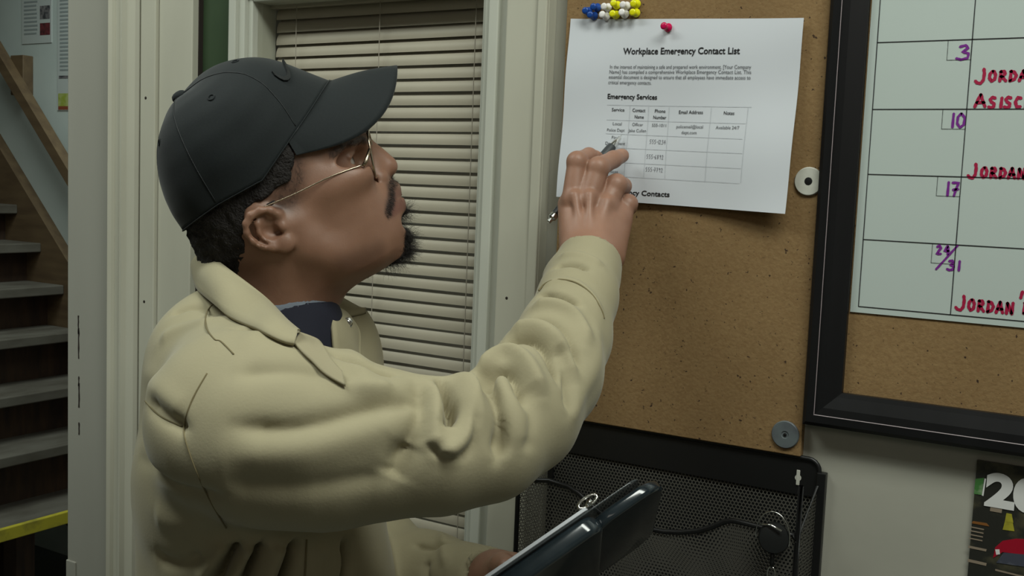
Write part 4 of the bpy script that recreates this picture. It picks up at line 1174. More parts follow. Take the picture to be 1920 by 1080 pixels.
i_ = pick([seen(735, 343, 0), seen(737, 347, 1), seen(738, 360, 1), seen(736, 374, 1), seen(732, 388, 1), seen(730, 397, 1)], .0045, 1800, 6)
strands('moustache', hf[i_], NH[i_] * .5 + down * 1.0, .0042, .00014, 1.5, man, 6)
i_ = pick([G(545, 300, .07), G(552, 330, .07), G(540, 365, .07)], .010, 900, 12)
strands('sideburn', hf[i_], NH[i_] * .5 - fU * .5 - fF * .2, .005, .00012, 2.0, man, 12)
i_ = pick([G(715, 472, .012), G(690, 482, .02), G(655, 494, .02)], .008, 420, 8)
strands('jaw_beard', hf[i_], NH[i_] * .6 + down * .4, .004, .00011, 2.0, man, 8)
i_ = pick([seen(688, 262, 1), seen(672, 266, 1), seen(652, 275, 1), seen(638, 283, 1), seen(627, 290, 1)], .004, 500, 9)
strands('eyebrow', hf[i_], NH[i_] * .35 - fF * .3 + lw * .5 * np.sign(HV[i_, 2:3]), .0065, .00012, .6, man, 9)
HVf = h2f(V); HN = vnormals(HVf, Fq)
edge = np.where((V[:, 0] < -.05) | (V[:, 1] < .02))[0]
i_ = np.random.default_rng(4).choice(edge, 2600)
strands('nape_hair', HVf[i_], HN[i_] * .8 - fU * .4, .007, .00022, 5, man, 4)

# cap ----------------------------------------------------------------
cap = empty('cap', tuple(to_world(h2f(G(450, 250)))), None)
cap.parent = man; cap.location = Vector(cap.location) - man.location
def lin(t, T_, Y_): return np.interp(t, T_, Y_)
PU = .000535
RIMW = .0805
A0 = G(336, 186)                      # button
fr0 = G(618, 152); fr1 = G(555, 291, .068); bk0 = G(345, 432)
fpts = [(618, 152), (590, 140), (560, 128), (530, 116), (505, 109), (480, 106.5), (455, 108), (430, 114), (405, 124), (380, 138), (358, 156), (336, 180)]
bpts = [(345, 432), (326, 405), (309, 372), (299, 340), (294.5, 305), (295, 275), (301, 245), (310, 218), (322, 197), (336, 180)]
Fm = np.array([G(*p)[:2] for p in fpts]); Bm = np.array([G(*p)[:2] for p in bpts])
def arc(Mx):
    s_ = np.r_[0, np.cumsum(np.linalg.norm(np.diff(Mx, axis=0), axis=1))]; return s_ / s_[-1]
sf, sb = arc(Fm), arc(Bm)
Apx = Fm[-1]
FC = .012                            # centre of the rim loop
def crown(phi, t, off=0.):            # t: 0 rim .. 1 button
    c, s_ = math.cos(phi), math.sin(phi)
    if c >= 0: Fr = FC + (Fm[0, 0] - FC) * c; Ur = fr1[1] + (Fm[0, 1] - fr1[1]) * max(0, c) ** 1.3
    else: Fr = FC + (FC - Bm[0, 0]) * c; Ur = lin(-c, [0, .5, 1], [fr1[1] - .006, .046, Bm[0, 1]])
    if 0 <= c < .42: Ur = lin(c, [0, .42], [fr1[1] - .006, fr1[1] + (Fm[0, 1] - fr1[1]) * .42 ** 1.3])
    Wr = RIMW * s_
    # normalised meridians: r (1 rim .. 0 apex), h (0 rim .. 1 apex)
    mf = np.array([lin(t, sf, Fm[:, 0]), lin(t, sf, Fm[:, 1])]); mb = np.array([lin(t, sb, Bm[:, 0]), lin(t, sb, Bm[:, 1])])
    rf = (mf[0] - Apx[0]) / (Fm[0, 0] - Apx[0]); hf_ = (mf[1] - Fm[0, 1]) / (Apx[1] - Fm[0, 1])
    rb = (mb[0] - Apx[0]) / (Bm[0, 0] - Apx[0]); hb = (mb[1] - Bm[0, 1]) / (Apx[1] - Bm[0, 1])
    rs = lin(t, [0, .2, .4, .55, .7, .85, 1], [1, 1.03, .99, .88, .67, .37, 0]); hs = lin(t, [0, .2, .4, .55, .7, .85, 1], [0, .26, .52, .71, .87, .97, 1.0])
    wf = max(0, c) ** 2; wb = max(0, -c) ** 2; ws = s_ * s_
    r_ = wf * rf + wb * rb + ws * rs; h_ = wf * hf_ + wb * hb + ws * hs
    Fv = Apx[0] + (Fr - Apx[0]) * r_; Wv = Wr * (wf * min(rf, 1.2) + wb * rb + ws * rs); Uv = Ur + (Apx[1] - Ur) * h_
    seam = min(abs(((phi - a + PI) % (2 * PI)) - PI) for a in (PI / 3, PI, -PI / 3, 2 * PI / 3, -2 * PI / 3))
    if seam < .25: k_ = 1 - .012 * (1 - seam / .25) ** 2 * 1.0; Wv *= k_ if abs(s_) > .3 else 1
    return np.array([Fv, Uv, Wv])
NP, NT = 144, 40
V = []; Fq = []
for i in range(NP):
    for j in range(NT + 1): V.append(crown(2 * PI * i / NP, j / NT * .999))
V = np.array(V)
for i in range(NP):
    for j in range(NT): Fq.append((i * (NT + 1) + j, ((i + 1) % NP) * (NT + 1) + j, ((i + 1) % NP) * (NT + 1) + j + 1, i * (NT + 1) + j + 1))
Fq = np.array(Fq); ctr = np.array([-.01, .11, 0])
# smooth ring-wise, then soft dents
G3 = V.reshape(NP, NT + 1, 3)
for it in range(3):
    G3[:, 1:-1] = .5 * G3[:, 1:-1] + .25 * (np.roll(G3, 1, 0)[:, 1:-1] + np.roll(G3, -1, 0)[:, 1:-1])
    G3[:, 1:-1] = .5 * G3[:, 1:-1] + .25 * (G3[:, :-2] + G3[:, 2:])
V = G3.reshape(-1, 3)
Nc = vnormals(V, Fq)
if (Nc * (V - ctr)).sum() < 0: Nc = -Nc; Fq = Fq[:, ::-1]
V = V + Nc * (vnoise(V, 28, 5) * .0012)[:, None]
CV = V.copy()
Vi = V - Nc * .0022; nn = len(V)
rimF = []
for i in range(NP):
    a, c_ = i * (NT + 1), ((i + 1) % NP) * (NT + 1); rimF.append((a, c_, c_ + nn, a + nn))
fig('crown', h2f(np.concatenate([V, Vi])), np.concatenate([Fq, Fq[:, ::-1] + nn, np.array(rimF)]), M['cap'], cap)
def on_crown(phi, t, lift=.0008):
    i = int(round(phi / (2 * PI) * NP)) % NP; j = min(int(round(t * NT)), NT); return CV[i * (NT + 1) + j] + Nc[i * (NT + 1) + j] * lift
q = MB()
for a in (60, 120, 180, 240, 300):
    L_ = [to_world(h2f(on_crown(math.radians(a + .01), t, .0002))) for t in np.linspace(.02, .97, 30)]
    q.tube(L_, .0005, 5)
q.build('panel_seam', M['cap_logo'], cap, smooth=True, kind='stuff')
q = MB(); L_ = [h2f(on_crown(2 * PI * i / NP, 0, .0004)) for i in range(NP)]
q.tube([to_world(p) for p in L_], .0006, 6, closed=True); q.build('rim_band', M['cap'], cap, smooth=True)
for a, t in ((35, .62), (88, .63), (-35, .62), (150, .6)):
    p = on_crown(math.radians(a) % (2 * PI), t, .0003); i = int(round(math.radians(a) % (2 * PI) / (2 * PI) * NP)) % NP
    nrm = Nc[i * (NT + 1) + int(t * NT)]; q = MB()
    a1 = np.cross(nrm, [0, 1, 0]); a1 /= np.linalg.norm(a1); a2 = np.cross(nrm, a1)
    q.tube([to_world(h2f(p + (a1 * math.cos(x) + a2 * math.sin(x)) * .0032)) for x in np.linspace(0, 2 * PI, 15)[:-1]], .0008, 6, closed=True)
    q.build('eyelet', M['cap'], cap, smooth=True)
ap = np.array([Apx[0], Apx[1] - .001, 0]); axb = G(320, 165) - G(345, 200); axb[2] = 0; axb /= np.linalg.norm(axb)
q = MB(); q.lathe(to_world(h2f(ap)), (axb @ HB) @ BAS, [(-.002, .0075), (.001, .0078), (.0035, .0066), (.005, .0042), (.0056, .001)], 20); q.build('button', M['cap'], cap, smooth=True)
# curved tick logo on the front panel: pixel outline laid on the crown surface
PROJ.clear(); cvf = h2f(CV); PROJ[id(cvf)] = proj(cvf)
lg = [(509, 136), (514, 143), (522, 149), (531, 153), (539, 153), (543, 149), (543, 141), (540, 132), (535, 122), (529, 113), (534, 126), (537, 137), (536, 144), (530, 147), (520, 143)]
def sn(px, py, lift): 
    p = snap(cvf, px, py, 0, 10); return p
P3 = [f2h(sn(px, py, 0)) for px, py in lg]
cN = np.array([Nc[np.linalg.norm(CV - p, axis=1).argmin()] for p in P3])
top = [p + n_ * .0022 for p, n_ in zip(P3, cN)]; bot = [p - n_ * .001 for p, n_ in zip(P3, cN)]
k_ = len(lg); fl = [(i, (i + 1) % k_, k_ + (i + 1) % k_, k_ + i) for i in range(k_)]
order = [(0, 1, 14), (1, 2, 14), (2, 13, 14), (2, 3, 13), (3, 4, 13), (4, 12, 13), (4, 5, 12), (5, 6, 12), (6, 11, 12), (6, 7, 11), (7, 10, 11), (7, 8, 10), (8, 9, 10)]
fl += order
fig('tick_logo', np.array([h2f(p) for p in top + bot]), fl, M['cap_logo'], cap, False, label='curved tick mark embroidered in black')
# brim
NB, NR = 48, 14
def brim_pts(th, r_):                 # th in [-1,1] across, r from seam 0 to edge 1
    a = abs(th); sg = 1 if th >= 0 else -1
    phi = a * math.radians(68); p_in = crown(phi, 0.0)
    ed = [((745, 112), 0), ((745, 145), .026), ((738, 178), .044), ((722, 210), .057), ((692, 243), .064), ((655, 264), .068), ((615, 278), .071), ((556, 291), .0735)]
    Tn = np.array([0, .17, .33, .48, .64, .78, .89, 1.0]); E3 = np.array([G(*p_, w_) for p_, w_ in ed])
    po_ = np.array([np.interp(a, Tn, E3[:, i]) for i in range(3)])
    p = p_in * (1 - r_) + po_ * r_
    out = p.copy(); out[1] += .0025 * math.sin(PI * r_) * (1 - a)
    out[2] *= sg; return out
V = np.array([[brim_pts(-1 + 2 * i / NB, j / NR) for j in range(NR + 1)] for i in range(NB + 1)])
for it in range(4): V[1:-1] = .5 * V[1:-1] + .25 * (V[:-2] + V[2:])
V = V.reshape(-1, 3); nb = len(V)
f1 = np.array([(i * (NR + 1) + j, (i + 1) * (NR + 1) + j, (i + 1) * (NR + 1) + j + 1, i * (NR + 1) + j + 1) for i in range(NB) for j in range(NR)])
Nb = vnormals(V, f1); 
if Nb[:, 1].sum() < 0: Nb = -Nb; f1 = f1[:, ::-1]
Vb = V - Nb * .0032
bd = [i * (NR + 1) + NR for i in range(NB + 1)]; s1_ = [j for j in range(NR + 1)]; s2_ = [NB * (NR + 1) + j for j in range(NR + 1)]; s0_ = [i * (NR + 1) for i in range(NB + 1)]
wl = []
for ch in (bd, s1_, s2_, s0_):
    for a, c_ in zip(ch[:-1], ch[1:]): wl.append((a, c_, c_ + nb, a + nb))
fig('brim', h2f(np.concatenate([V, Vb])), np.concatenate([f1, f1[:, ::-1] + nb, np.array(wl)]), M['cap'], cap)
q = MB(); q.tube([to_world(h2f(V[i] + Nb[i] * .0003)) for i in s0_], .0006, 6); q.build('brim_seam', M['cap_logo'], cap, smooth=True)

# glasses (rest on the nose and ear: a thing of their own)
gls = empty('glasses', tuple(to_world(h2f(G(697, 290, .03)))), 'thin gold wire glasses with large lenses worn below the cap brim', 'glasses')
def wp(p): return to_world(h2f(p))
for s_ in (1, -1):
    lc = G(695, 291, 0) + np.array([0, 0, s_ * .034])
    upv = (G(688, 250) - G(703, 333)); upv /= np.linalg.norm(upv); sd = np.array([-.10, 0, s_ * 1.0]); sd /= np.linalg.norm(sd)
    L_ = []
    for a in np.linspace(0, 2 * PI, 33)[:-1]:
        ca, sa = math.cos(a), math.sin(a); L_.append(lc + sd * .0265 * abs(ca) ** .75 * np.sign(ca) + upv * .0225 * abs(sa) ** .75 * np.sign(sa))
    q = MB(); q.tube([wp(p) for p in L_], .0010, 8, closed=True); q.build('rim', M['gold'], gls, smooth=True)
    nrm = np.cross(sd, upv); nrm *= np.sign(nrm[0]); q = MB(); n_ = len(L_)
    q.add([wp(p + nrm * .0003) for p in L_], [tuple(range(n_))]); q.build('lens', M['lens'], gls)
    hg = np.array([G(686, 303, .0625)[0], G(686, 303, .0625)[1], s_ * .0625])
    q = MB(); q.tube([wp(lc + sd * .026 + upv * .006), wp(hg), wp(hg + np.array([-.004, -.002, s_ * .0015]))], .0018, 8); q.build('hinge', M['gold'], gls, smooth=True)
    tip = G(556, 362, .0755); et = G(470, 398, .0765); bend = G(500, 386, .0765); dn = G(455, 425, .070)
    T_ = [hg + np.array([-.003, -.0015, s_ * .0015])] + [np.array([p[0], p[1], s_ * p[2]]) for p in (G(620, 331, .0715), tip, bend, et, dn)]
    q = MB(); q.tube([wp(p) for p in smooth_line(T_, 5)], .0007, 8); q.build('temple_arm', M['gold'], gls, smooth=True)
    q = MB(); q.tube([wp(lc - sd * .018 + upv * .008 - nrm * .001), wp(lc - sd * .020 + upv * .004 - nrm * .006)], .0007, 6)
    q.lathe(wp(lc - sd * .0205 + upv * .001 - nrm * .006), (((-sd * .6 - nrm * .5)) @ HB) @ BAS, [(-.001, .003), (.001, .0036), (.002, .0025)], 12); q.build('nose_pad', M['gold'], gls, smooth=True)
lc0 = G(695, 291, 0); 
q = MB(); q.tube([wp(lc0 + upv * .009 + np.array([.0, 0, w_])) if abs(w_) > .005 else wp(lc0 + upv * .012 + np.array([.0025, 0, w_])) for w_ in (-.0085, -.004, 0, .004, .0085)], .0010, 8); q.build('bridge', M['gold'], gls, smooth=True)
q = MB(); q.tube([wp(lc0 + upv * .0205 + np.array([.0005, 0, w_])) for w_ in (-.018, 0, .018)], .0009, 8); q.build('top_bar', M['gold'], gls, smooth=True)

#JACKET
# ------------------------------------------------------------------ jacket
JS = .0025
J = Field(C(225, 1330, 1.06) * [1, 1, 0] + [0, 0, .765], [C(1190, 500, 1.13)[0] + .01, C(500, 440, 1.03)[1], 1.345], JS)
J.ell(C(480, 850, 1.055), (.104, .120, .165), .04)
J.ell(C(505, 1040, 1.07), (.112, .17, .155), .06)
J.ell(C(505, 1250, 1.07), (.125, .16, .16), .06)
J.chain([C(438, 708, .955), C(470, 690, 1.04), C(555, 705, 1.17)], [.056, .058, .053], .03)
J.ell(C(395, 690, 1.05), (.056, .075, .10), .03)
J.ell(C(440, 610, 1.07), (.042, .045, .055), .02)
J.chain([C(610, 770, 1.16), C(640, 800, 1.14)], [.05, .05], .04)
# near sleeve
SL = [C(452, 792, .905), C(520, 812, .885), C(620, 828, .870), C(720, 833, .868), C(820, 836, .872), C(905, 822, .885), C(975, 775, .915), C(1025, 702, .955), C(1058, 628, 1.005), C(1083, 560, 1.055), C(1102, 500, 1.105)]
SR = [.080, .075, .0665, .0590, .0545, .0520, .0515, .0480, .0435, .0390, .0345]
J.chain(SL[:4], SR[:4], .022); J.chain(SL[3:], SR[3:], .010)
J.ell(C(1085, 525, 1.085), (.036, .030, .036), .01)
J.chain([C(836, 688, .85), C(846, 735, .825), C(846, 775, .812)], [.012, .009, .005], .012, '-')
J.chain([C(897, 688, .88), C(914, 718, .846), C(936, 765, .825), C(943, 830, .829)], [.010, .006, .004, .003], .014, '-')
J.chain([C(1018, 540, 1.075), C(1030, 545, 1.045)], [.006, .005], .008, '-')
# far sleeve
J.chain([C(560, 740, 1.19), C(640, 900, 1.22), C(695, 1055, 1.20), C(800, 1085, 1.14), C(908, 1098, 1.065)], [.058, .056, .052, .046, .039], .022)
# openings: neck, front V, cuffs
J.cone(C(520, 470, 1.06), C(545, 600, 1.06), .068, .062, .010, '-')
J.chain([C(590, 560, 1.045), C(625, 640, 1.055), C(650, 715, 1.06), C(668, 770, 1.06)], [.048, .034, .018, .006], .008, '-')
J.cone(C(1103, 497, 1.108), C(1132, 400, 1.16), .0290, .034, .003, '-')
J.cone(C(928, 1098, 1.05), C(962, 1106, 1.02), .032, .037, .003, '-')
JV, JF = largest(*J.surface(2))
JN = vnormals(JV, JF)
# broad drapery then drawn folds, all as relief in the cloth
JV = JV + JN * (vnoise(JV, 11, 1) * .0022 + vnoise(JV, 26, 2) * .0012)[:, None]
FO = [  # points in the photo, height (m), width (m)
 # sleeve head and upper arm
 ([(470, 640), (560, 615), (640, 655), (700, 735)], .006, .012), ([(440, 700), (560, 690), (680, 720)], -.004, .016), 
 ([(620, 655), (690, 690), (740, 700)], -.007, .007), ([(600, 690), (680, 730), (740, 725)], .006, .010),
 ([(440, 800), (560, 805), (700, 760), (790, 745)], -.0055, .013), ([(430, 850), (560, 850), (680, 815), (760, 790)], .005, .016),
 ([(420, 910), (560, 915), (740, 890)], -.003, .018), ([(782, 712), (792, 760), (775, 815), (728, 872)], -.006, .012),
 # elbow crease
 ([(826, 712), (845, 748), (848, 778), (836, 792)], -.020, .0060), ([(812, 715), (822, 752), (816, 800), (826, 838)], .006, .009),
 ([(862, 700), (890, 735), (892, 790), (862, 838), (818, 850)], .0105, .009), ([(800, 826), (825, 858), (868, 856), (890, 815), (893, 750)], -.006, .008), ([(1045, 648), (1068, 705), (1066, 775)], -.006, .010),
 ([(800, 815), (822, 856), (870, 858)], .005, .007), ([(905, 705), (930, 750), (942, 800), (934, 862)], -.010, .0085), ([(770, 830), (735, 900)], -.006, .012),
 ([(985, 720), (1000, 780), (985, 850)], -.003, .012), ([(925, 705), (968, 760), (985, 840)], .0035, .014),
 # forearm rings
 ([(895, 705), (930, 668), (968, 662), (1000, 700), (1015, 745)], .010, .009), ([(900, 715), (938, 690), (965, 700), (985, 760)], -.010, .0075),
 ([(940, 645), (990, 630), (1030, 660), (1050, 715)], -.009, .0075), ([(958, 622), (1010, 612), (1055, 650), (1075, 720)], .009, .010),
 ([(985, 600), (1030, 598), (1070, 630), (1085, 690)], -.007, .0075), ([(1000, 575), (1045, 572), (1085, 600), (1098, 650)], .008, .009),
 ([(1010, 550), (1050, 552), (1085, 570)], -.009, .006), ([(1012, 538), (1060, 525), (1100, 545), (1128, 590)], .004, .007),
 ([(1040, 500), (1075, 492), (1105, 505)], -.006, .006), ([(1050, 480), (1090, 478), (1130, 500)], .004, .006), ([(1120, 600), (1110, 700), (1060, 790)], .004, .012),
 # shoulder and collar gathers
 ([(320, 590), (365, 570), (410, 585)], -.004, .009), ([(300, 640), (350, 610), (400, 600)], .004, .010), ([(430, 610), (500, 620), (560, 640)], -.0035, .007), ([(425, 590), (480, 600), (530, 622)], .0035, .007),
 # back
 ([(280, 750), (310, 785), (350, 805)], -.005, .010), ([(262, 860), (300, 900), (350, 925), (420, 930)], -.004, .012), ([(290, 960), (340, 985), (400, 975)], .004, .014),
 ([(270, 700), (300, 735), (345, 770)], .003, .012), ([(290, 1040), (330, 1060), (380, 1040)], -.004, .012),
 # pleats under the arm
 ([(450, 1024), (425, 1060), (395, 1110)], -.018, .0075), ([(425, 1020), (400, 1055), (372, 1090)], .008, .008), ([(494, 1022), (475, 1060), (450, 1110)], -.018, .0070), ([(472, 1022), (450, 1060), (425, 1110)], .010, .008),
 ([(556, 1018), (545, 1060), (525, 1110)], -.019, .0070), ([(526, 1022), (512, 1060), (490, 1110)], .009, .009), ([(645, 1016), (655, 1055), (640, 1110)], -.010, .006), ([(600, 1020), (598, 1110)], .004, .010),
 # far sleeve
 ([(775, 1020), (805, 1025), (840, 1020)], -.005, .006), ([(800, 1050), (795, 1080), (810, 1110)], -.004, .008), ([(830, 1000), (838, 1060)], .005, .007), ([(870, 1070), (900, 1045), (930, 1035)], -.005, .006),
]
JV = folds(JV, JN, FO)
JN = vnormals(JV, JF)
jac = empty('jacket', tuple(to_world(C(480, 800, 1.05))), None); jac.parent = man; jac.location = Vector(jac.location) - man.location
fig('jacket_shell', JV, JF, M['jacket'], jac)
PROJ.clear(); PROJ[id(JV)] = proj(JV)
def seam_line(name, pts, r=.0007, lift=.0004, n=9, m='stitch', kk=None):
    P = [snap(JV, *p, lift) for p in smooth_line(pts, n)]
    P = np.array(P)
    for _ in range(2): P[1:-1] = .25 * P[:-2] + .5 * P[1:-1] + .25 * P[2:]
    q = MB(); q.tube([to_world(p) for p in P], r, 5); q.build(name, M[m], jac, smooth=True)
seam_line('armhole_seam', [(388, 700), (360, 750), (345, 800), (352, 840), (375, 900), (400, 950), (424, 990)])
seam_line('yoke_seam', [(272, 752), (300, 780), (342, 800)])
seam_line('shoulder_seam', [(408, 565), (389, 582), (386, 612), (402, 636), (414, 640), (438, 664)])
seam_line('cuff_seam', [(1010, 545), (1022, 532), (1045, 524), (1080, 530), (1110, 552), (1128, 582), (1133, 597)], .0009, .0009)
seam_line('front_seam', [(575, 1012), (573, 1050), (571, 1100)], .0009)

def sheet3(name, A_, B_, th, m, parent, sub=6, label=None, puff=0., conform=False):
    A_ = smooth_line(A_, sub); B_ = smooth_line(B_, sub); n = len(A_); mR = 8
    G_ = np.array([[a * (1 - j / mR) + b_ * (j / mR) for j in range(mR + 1)] for a, b_ in zip(A_, B_)])
    V = G_.reshape(-1, 3)
    if conform:
        Q = PROJ[id(JV)]; pv = proj(V)
        for i in range(len(V)):
            m_ = np.where(np.abs(Q - pv[i]).max(1) < 7)[0]
            if len(m_):
                zs = JV[m_, 2].min() - conform
                if V[i, 2] > zs: V[i] *= zs / V[i, 2]
        Gs = V.reshape(n, mR + 1, 3)
        for _ in range(3): Gs[1:-1] = .5 * Gs[1:-1] + .25 * (Gs[:-2] + Gs[2:]); Gs[:, 1:-1] = .5 * Gs[:, 1:-1] + .25 * (Gs[:, :-2] + Gs[:, 2:])
        V = Gs.reshape(-1, 3)
    f1 = np.array([(i * (mR + 1) + j, (i + 1) * (mR + 1) + j, (i + 1) * (mR + 1) + j + 1, i * (mR + 1) + j + 1) for i in range(n - 1) for j in range(mR)])
    Nn = vnormals(V, f1)
    if (Nn * V).sum() > 0: Nn = -Nn; f1 = f1[:, ::-1]
    if puff:
        jj = np.tile(np.arange(mR + 1) / mR, n); V = V + Nn * (puff * np.sin(PI * jj))[:, None]
    Vb = V - Nn * th; k = len(V); wl = []
    e = [[i * (mR + 1) for i in range(n)], [i * (mR + 1) + mR for i in range(n)], list(range(mR + 1)), [(n - 1) * (mR + 1) + j for j in range(mR + 1)]]
    for ch in e:
        for a, c_ in zip(ch[:-1], ch[1:]): wl.append((a, c_, c_ + k, a + k))
    return fig(name, np.concatenate([V, Vb]), np.concatenate([f1, f1[:, ::-1] + k, np.array(wl)]), M[m], parent, label=label)
# near collar: standing edge (A) folding down to the outer edge (B)
sheet3('collar', [C(372, 474, 1.11), C(384, 470, 1.05), C(420, 497, 1.00), (C(462, 528, .978)), C(505, 562, .975), C(540, 600, .985), C(562, 622, 1.0)],
       [C(364, 520, 1.11), C(366, 540, 1.04), C(398, 568, .965), C(430, 592, .935), C(480, 612, .930), C(525, 634, .945), C(552, 642, .965)], .003, 'jacket', jac, puff=.006, conform=.006)
# near lapel facing with snap
sheet3('lapel', [C(562, 622, 1.0), C(585, 630, 1.0), C(602, 640, 1.0), C(618, 668, 1.01), C(642, 696, 1.02)],
       [C(552, 640, .985), C(566, 658, .975), C(585, 676, .965), C(608, 700, .955), C(648, 722, .955)], .002, 'jacket_in', jac, conform=.003)
# far collar and lapel
sheet3('collar', [C(608, 552, 1.10), C(616, 545, 1.115), C(640, 556, 1.13), C(665, 570, 1.14), C(686, 580, 1.145)],
       [C(612, 572, 1.085), C(622, 578, 1.09), C(636, 586, 1.10), C(652, 592, 1.115), C(686, 583, 1.135)], .003, 'jacket', jac, puff=.003)
sheet3('lapel', [C(612, 572, 1.06), C(622, 590, 1.04), C(626, 620, 1.025), C(630, 660, 1.02), C(648, 710, 1.02)],
       [C(655, 588, 1.095), C(675, 620, 1.09), C(676, 660, 1.08), C(680, 690, 1.07), C(690, 730, 1.06)], .003, 'jacket', jac, puff=.003)
sheet3('front_panel', [C(648, 585, 1.12), C(668, 620, 1.12), C(674, 660, 1.105), C(676, 700, 1.09), C(690, 740, 1.08)],
       [C(688, 582, 1.15), C(704, 610, 1.17), C(716, 650, 1.17), (C(720, 700, 1.16)), C(716, 760, 1.14)], .004, 'jacket', jac, puff=.006)
for (px, py, Z, r) in ((652, 605, 1.063, .0052), (584, 655, .975, .0040)):
    c_ = to_world(C(px, py, Z)); ax = -(ray(px, py)); q = MB()
    q.lathe(c_, ax, [(-.001, r), (.0012, r), (.0018, r * .8), (.0010, r * .62), (.0010, r * .45), (.0022, r * .35), (.0022, .0004)], 24); q.build('snap', M['chrome'], jac, ang=.7)
# shirt
S = Field(C(520, 900, 1.06) * [1, 1, 0] + [0, 0, .95], [C(700, 540, 1.06)[0], C(560, 530, 1.06)[1], 1.16], .0028)
S.ell(C(578, 750, 1.06), (.034, .100, .070), .02)
S.cone(C(542, 618, 1.06), C(562, 700, 1.06), .0540, .054, .02)
S.cone(C(532, 500, 1.06), C(526, 612, 1.06), .060, .0430, .003, '-')
V, Fq = largest(*S.surface(1))
fig('shirt', V, Fq, M['shirt'], man)
US = Field(C(520, 700, 1.06) * [1, 1, 0] + [0, 0, .97], [C(700, 540, 1.06)[0], C(560, 540, 1.06)[1], 1.14], .0028)
US.cone(C(538, 602, 1.06), C(548, 660, 1.06), .0515, .0510, .01)
US.cone(C(530, 500, 1.06), C(524, 612, 1.06), .056, .0410, .003, '-')
V, Fq = largest(*US.surface(1)); fig('undershirt', V, Fq, M['undershirt'], man)
# trousers and shoes below the frame
WZ = to_world(C(505, 1300, 1.07)); hipz = -FEET[2]
T_ = Field((-.20, 0.0, -.20), (.22, 1.02, .20), .010)       # x along facing, y up, z sideways
for s_ in (-1, 1):
    T_.chain([(0, .92, s_ * .07), (.015, .50, s_ * .10), (0, .08, s_ * .11)], [.085, .062, .052], .04)
T_.ell((0, .92, 0), (.11, .12, .145), .05)
V, Fq = T_.surface(1)
side = cr * 1.0; side[2] = 0; side /= np.linalg.norm(side); bk_ = np.array([-side[1], side[0], 0.0])
base = to_world(C(505, 900, 1.07)); base[2] = 0.035
leg2w = lambda V: base + np.outer(V[:, 0], side) + np.outer(V[:, 1], [0, 0, 1.0]) + np.outer(V[:, 2], bk_)
link('trousers', mesh_from('trousers', leg2w(V), Fq), M['denim'], man)
for s_ in (-1, 1):
    T_ = Field((-.12, -.05, s_ * .11 - .07), (.24, .12, s_ * .11 + .07), .007)
    T_.ell((.07, .0, s_ * .11), (.145, .055, .048), .02); T_.ell((-.02, .04, s_ * .11), (.055, .06, .045), .03)
    T_.op(lambda X, Y, Z: (-.035 - Y + 0 * X + 0 * Z).astype(np.float32), (-.3, -.1, -.3), (.3, .2, .3), .004, '&')
    V, Fq = T_.surface(1); link('shoe', mesh_from('shoe', leg2w(V), Fq), M['shoe'], man)

# ------------------------------------------------------------------ pen
tipw = to_world(C(1166, 252, 1.2225)); A_ = C(1166, 253, 1.2045); E_ = C(1029, 416, 1.166)
pw = empty('pen', tuple(to_world(A_)), 'dark grey ballpoint pen with metal tip gripped in the raised right hand', 'pen')
Lp = np.linalg.norm(E_ - A_); axp = ((E_ - A_) / Lp) @ BAS; o0 = to_world(A_)
def pr_(name, prof, m, **k): q = MB(); q.lathe(o0, axp, prof, 24); q.build(name, m, pw, ang=.7, **k)
pr_('metal_tip', [(0, .0004), (.003, .0009), (.004, .0018), (.014, .0040), (.018, .0044)], M['chrome'], label='chrome cone tip')
pr_('grip', [(.018, .0046), (.022, .0056), (.045, .0060), (.050, .0056)], M['pen_grip'])
pr_('barrel', [(.050, .0050), (.055, .0054), (Lp - .025, .0050), (Lp - .012, .0046)], M['black_plastic'])
pr_('plunger', [(Lp - .012, .0040), (Lp - .010, .0046), (Lp - .006, .0046), (Lp - .004, .0026), (Lp, .0024), (Lp + .001, .0014)], M['chrome'])
sidep = np.cross(axp, (cf)); sidep /= np.linalg.norm(sidep); sidep = -cf * .6 + sidep * .6
q = MB(); q.tube([o0 + axp * (Lp - .014) + sidep * .004, o0 + axp * (Lp - .016) + sidep * .009, o0 + axp * (Lp - .050) + sidep * .0085, o0 + axp * (Lp - .053) + sidep * .0065], .0013, 8); q.build('pocket_clip', M['chrome'], pw, smooth=True)

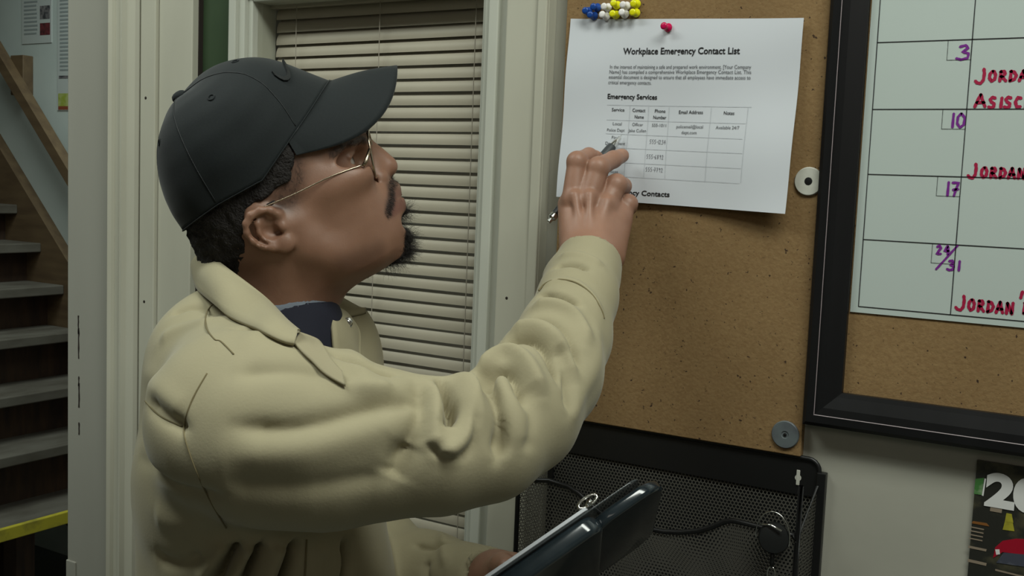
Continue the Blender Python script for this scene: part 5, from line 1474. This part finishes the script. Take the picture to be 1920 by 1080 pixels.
# ------------------------------------------------------------------ clipboard case
cb = empty('clipboard', tuple(to_world(C(1000, 1080, 1.0))), 'smoky dark plastic clipboard case with chrome clip held in the left hand', 'clipboard')
NA = C(1118, 962, .955); NBm = C(938, 1086, .93)
du = NA - NBm; du /= np.linalg.norm(du)
dv = C(1192, 1004, 1.12) - C(1118, 962, .955); dv -= du * (dv @ du); WD = np.linalg.norm(dv); dv /= WD; dn_ = np.cross(du, dv)
if dn_[2] > 0: dn_ = -dn_
WD = .19; OR = NA
def slab(name, u0, u1, v0, v1, n0, n1, rc_, m, bev=.002, **k):
    bm = bmesh.new(); pts = []
    for (uu, vv, a0) in ((u1 - rc_, v1 - rc_, 0), (u0 + rc_, v1 - rc_, 90), (u0 + rc_, v0 + rc_, 180), (u1 - rc_, v0 + rc_, 270)):
        for a in range(0, 91, 15): t = math.radians(a0 + a); pts.append((uu + rc_ * math.cos(t), vv + rc_ * math.sin(t)))
    vs = [bm.verts.new(to_world(OR + du * u + dv * v_ + dn_ * n0)) for u, v_ in pts]
    f_ = bm.faces.new(vs); ex = bmesh.ops.extrude_face_region(bm, geom=[f_]); dd = (dn_ @ BAS) * (n1 - n0)
    for e_ in ex['geom']:
        if isinstance(e_, bmesh.types.BMVert): e_.co += Vector(dd)
    bmesh.ops.recalc_face_normals(bm, faces=bm.faces)
    eds = [e_ for e_ in bm.edges if len(e_.link_faces) == 2 and e_.calc_face_angle(0) > 1.0]
    bmesh.ops.bevel(bm, geom=eds, offset=bev, segments=3, affect='EDGES', profile=.5)
    me = bpy.data.meshes.new(name); bm.to_mesh(me); bm.free()
    me.polygons.foreach_set('use_smooth', np.ones(len(me.polygons), dtype=bool))
    return link(name, me, m, cb, **k)
slab('case_shell', -.29, .0, 0, WD, -.004, .014, .018, M['case'], .005)
slab('case_end', -.01, .072, .012, WD - .004, -.002, .010, .026, M['case'], .004)
slab('top_plate', -.29, .052, -.0005, WD * .9, -.0062, -.0045, .012, M['case_clear'], .0005)
slab('sheet', -.285, -.004, -.0025, WD - .01, -.0098, -.0066, .004, M['paper'], .0004)
q = MB(); c0_ = OR + du * (.0) - dn_ * .011
q.tube([to_world(c0_ + dv * v_ + dn_ * (-.004 * math.sin(PI * v_ / .12))) for v_ in np.linspace(-.006, .11, 9)], .0028, 8)
q.build('chrome_clip', M['chrome'], cb, smooth=True)
q = MB(); q.tube([to_world(c0_ + du * (.010 * math.cos(a)) + dn_ * (-.002 + .004 * math.sin(a))) for a in np.linspace(0, 2 * PI, 17)[:-1]], .0013, 8, closed=True); q.build('clip_ring', M['chrome'], cb, smooth=True)
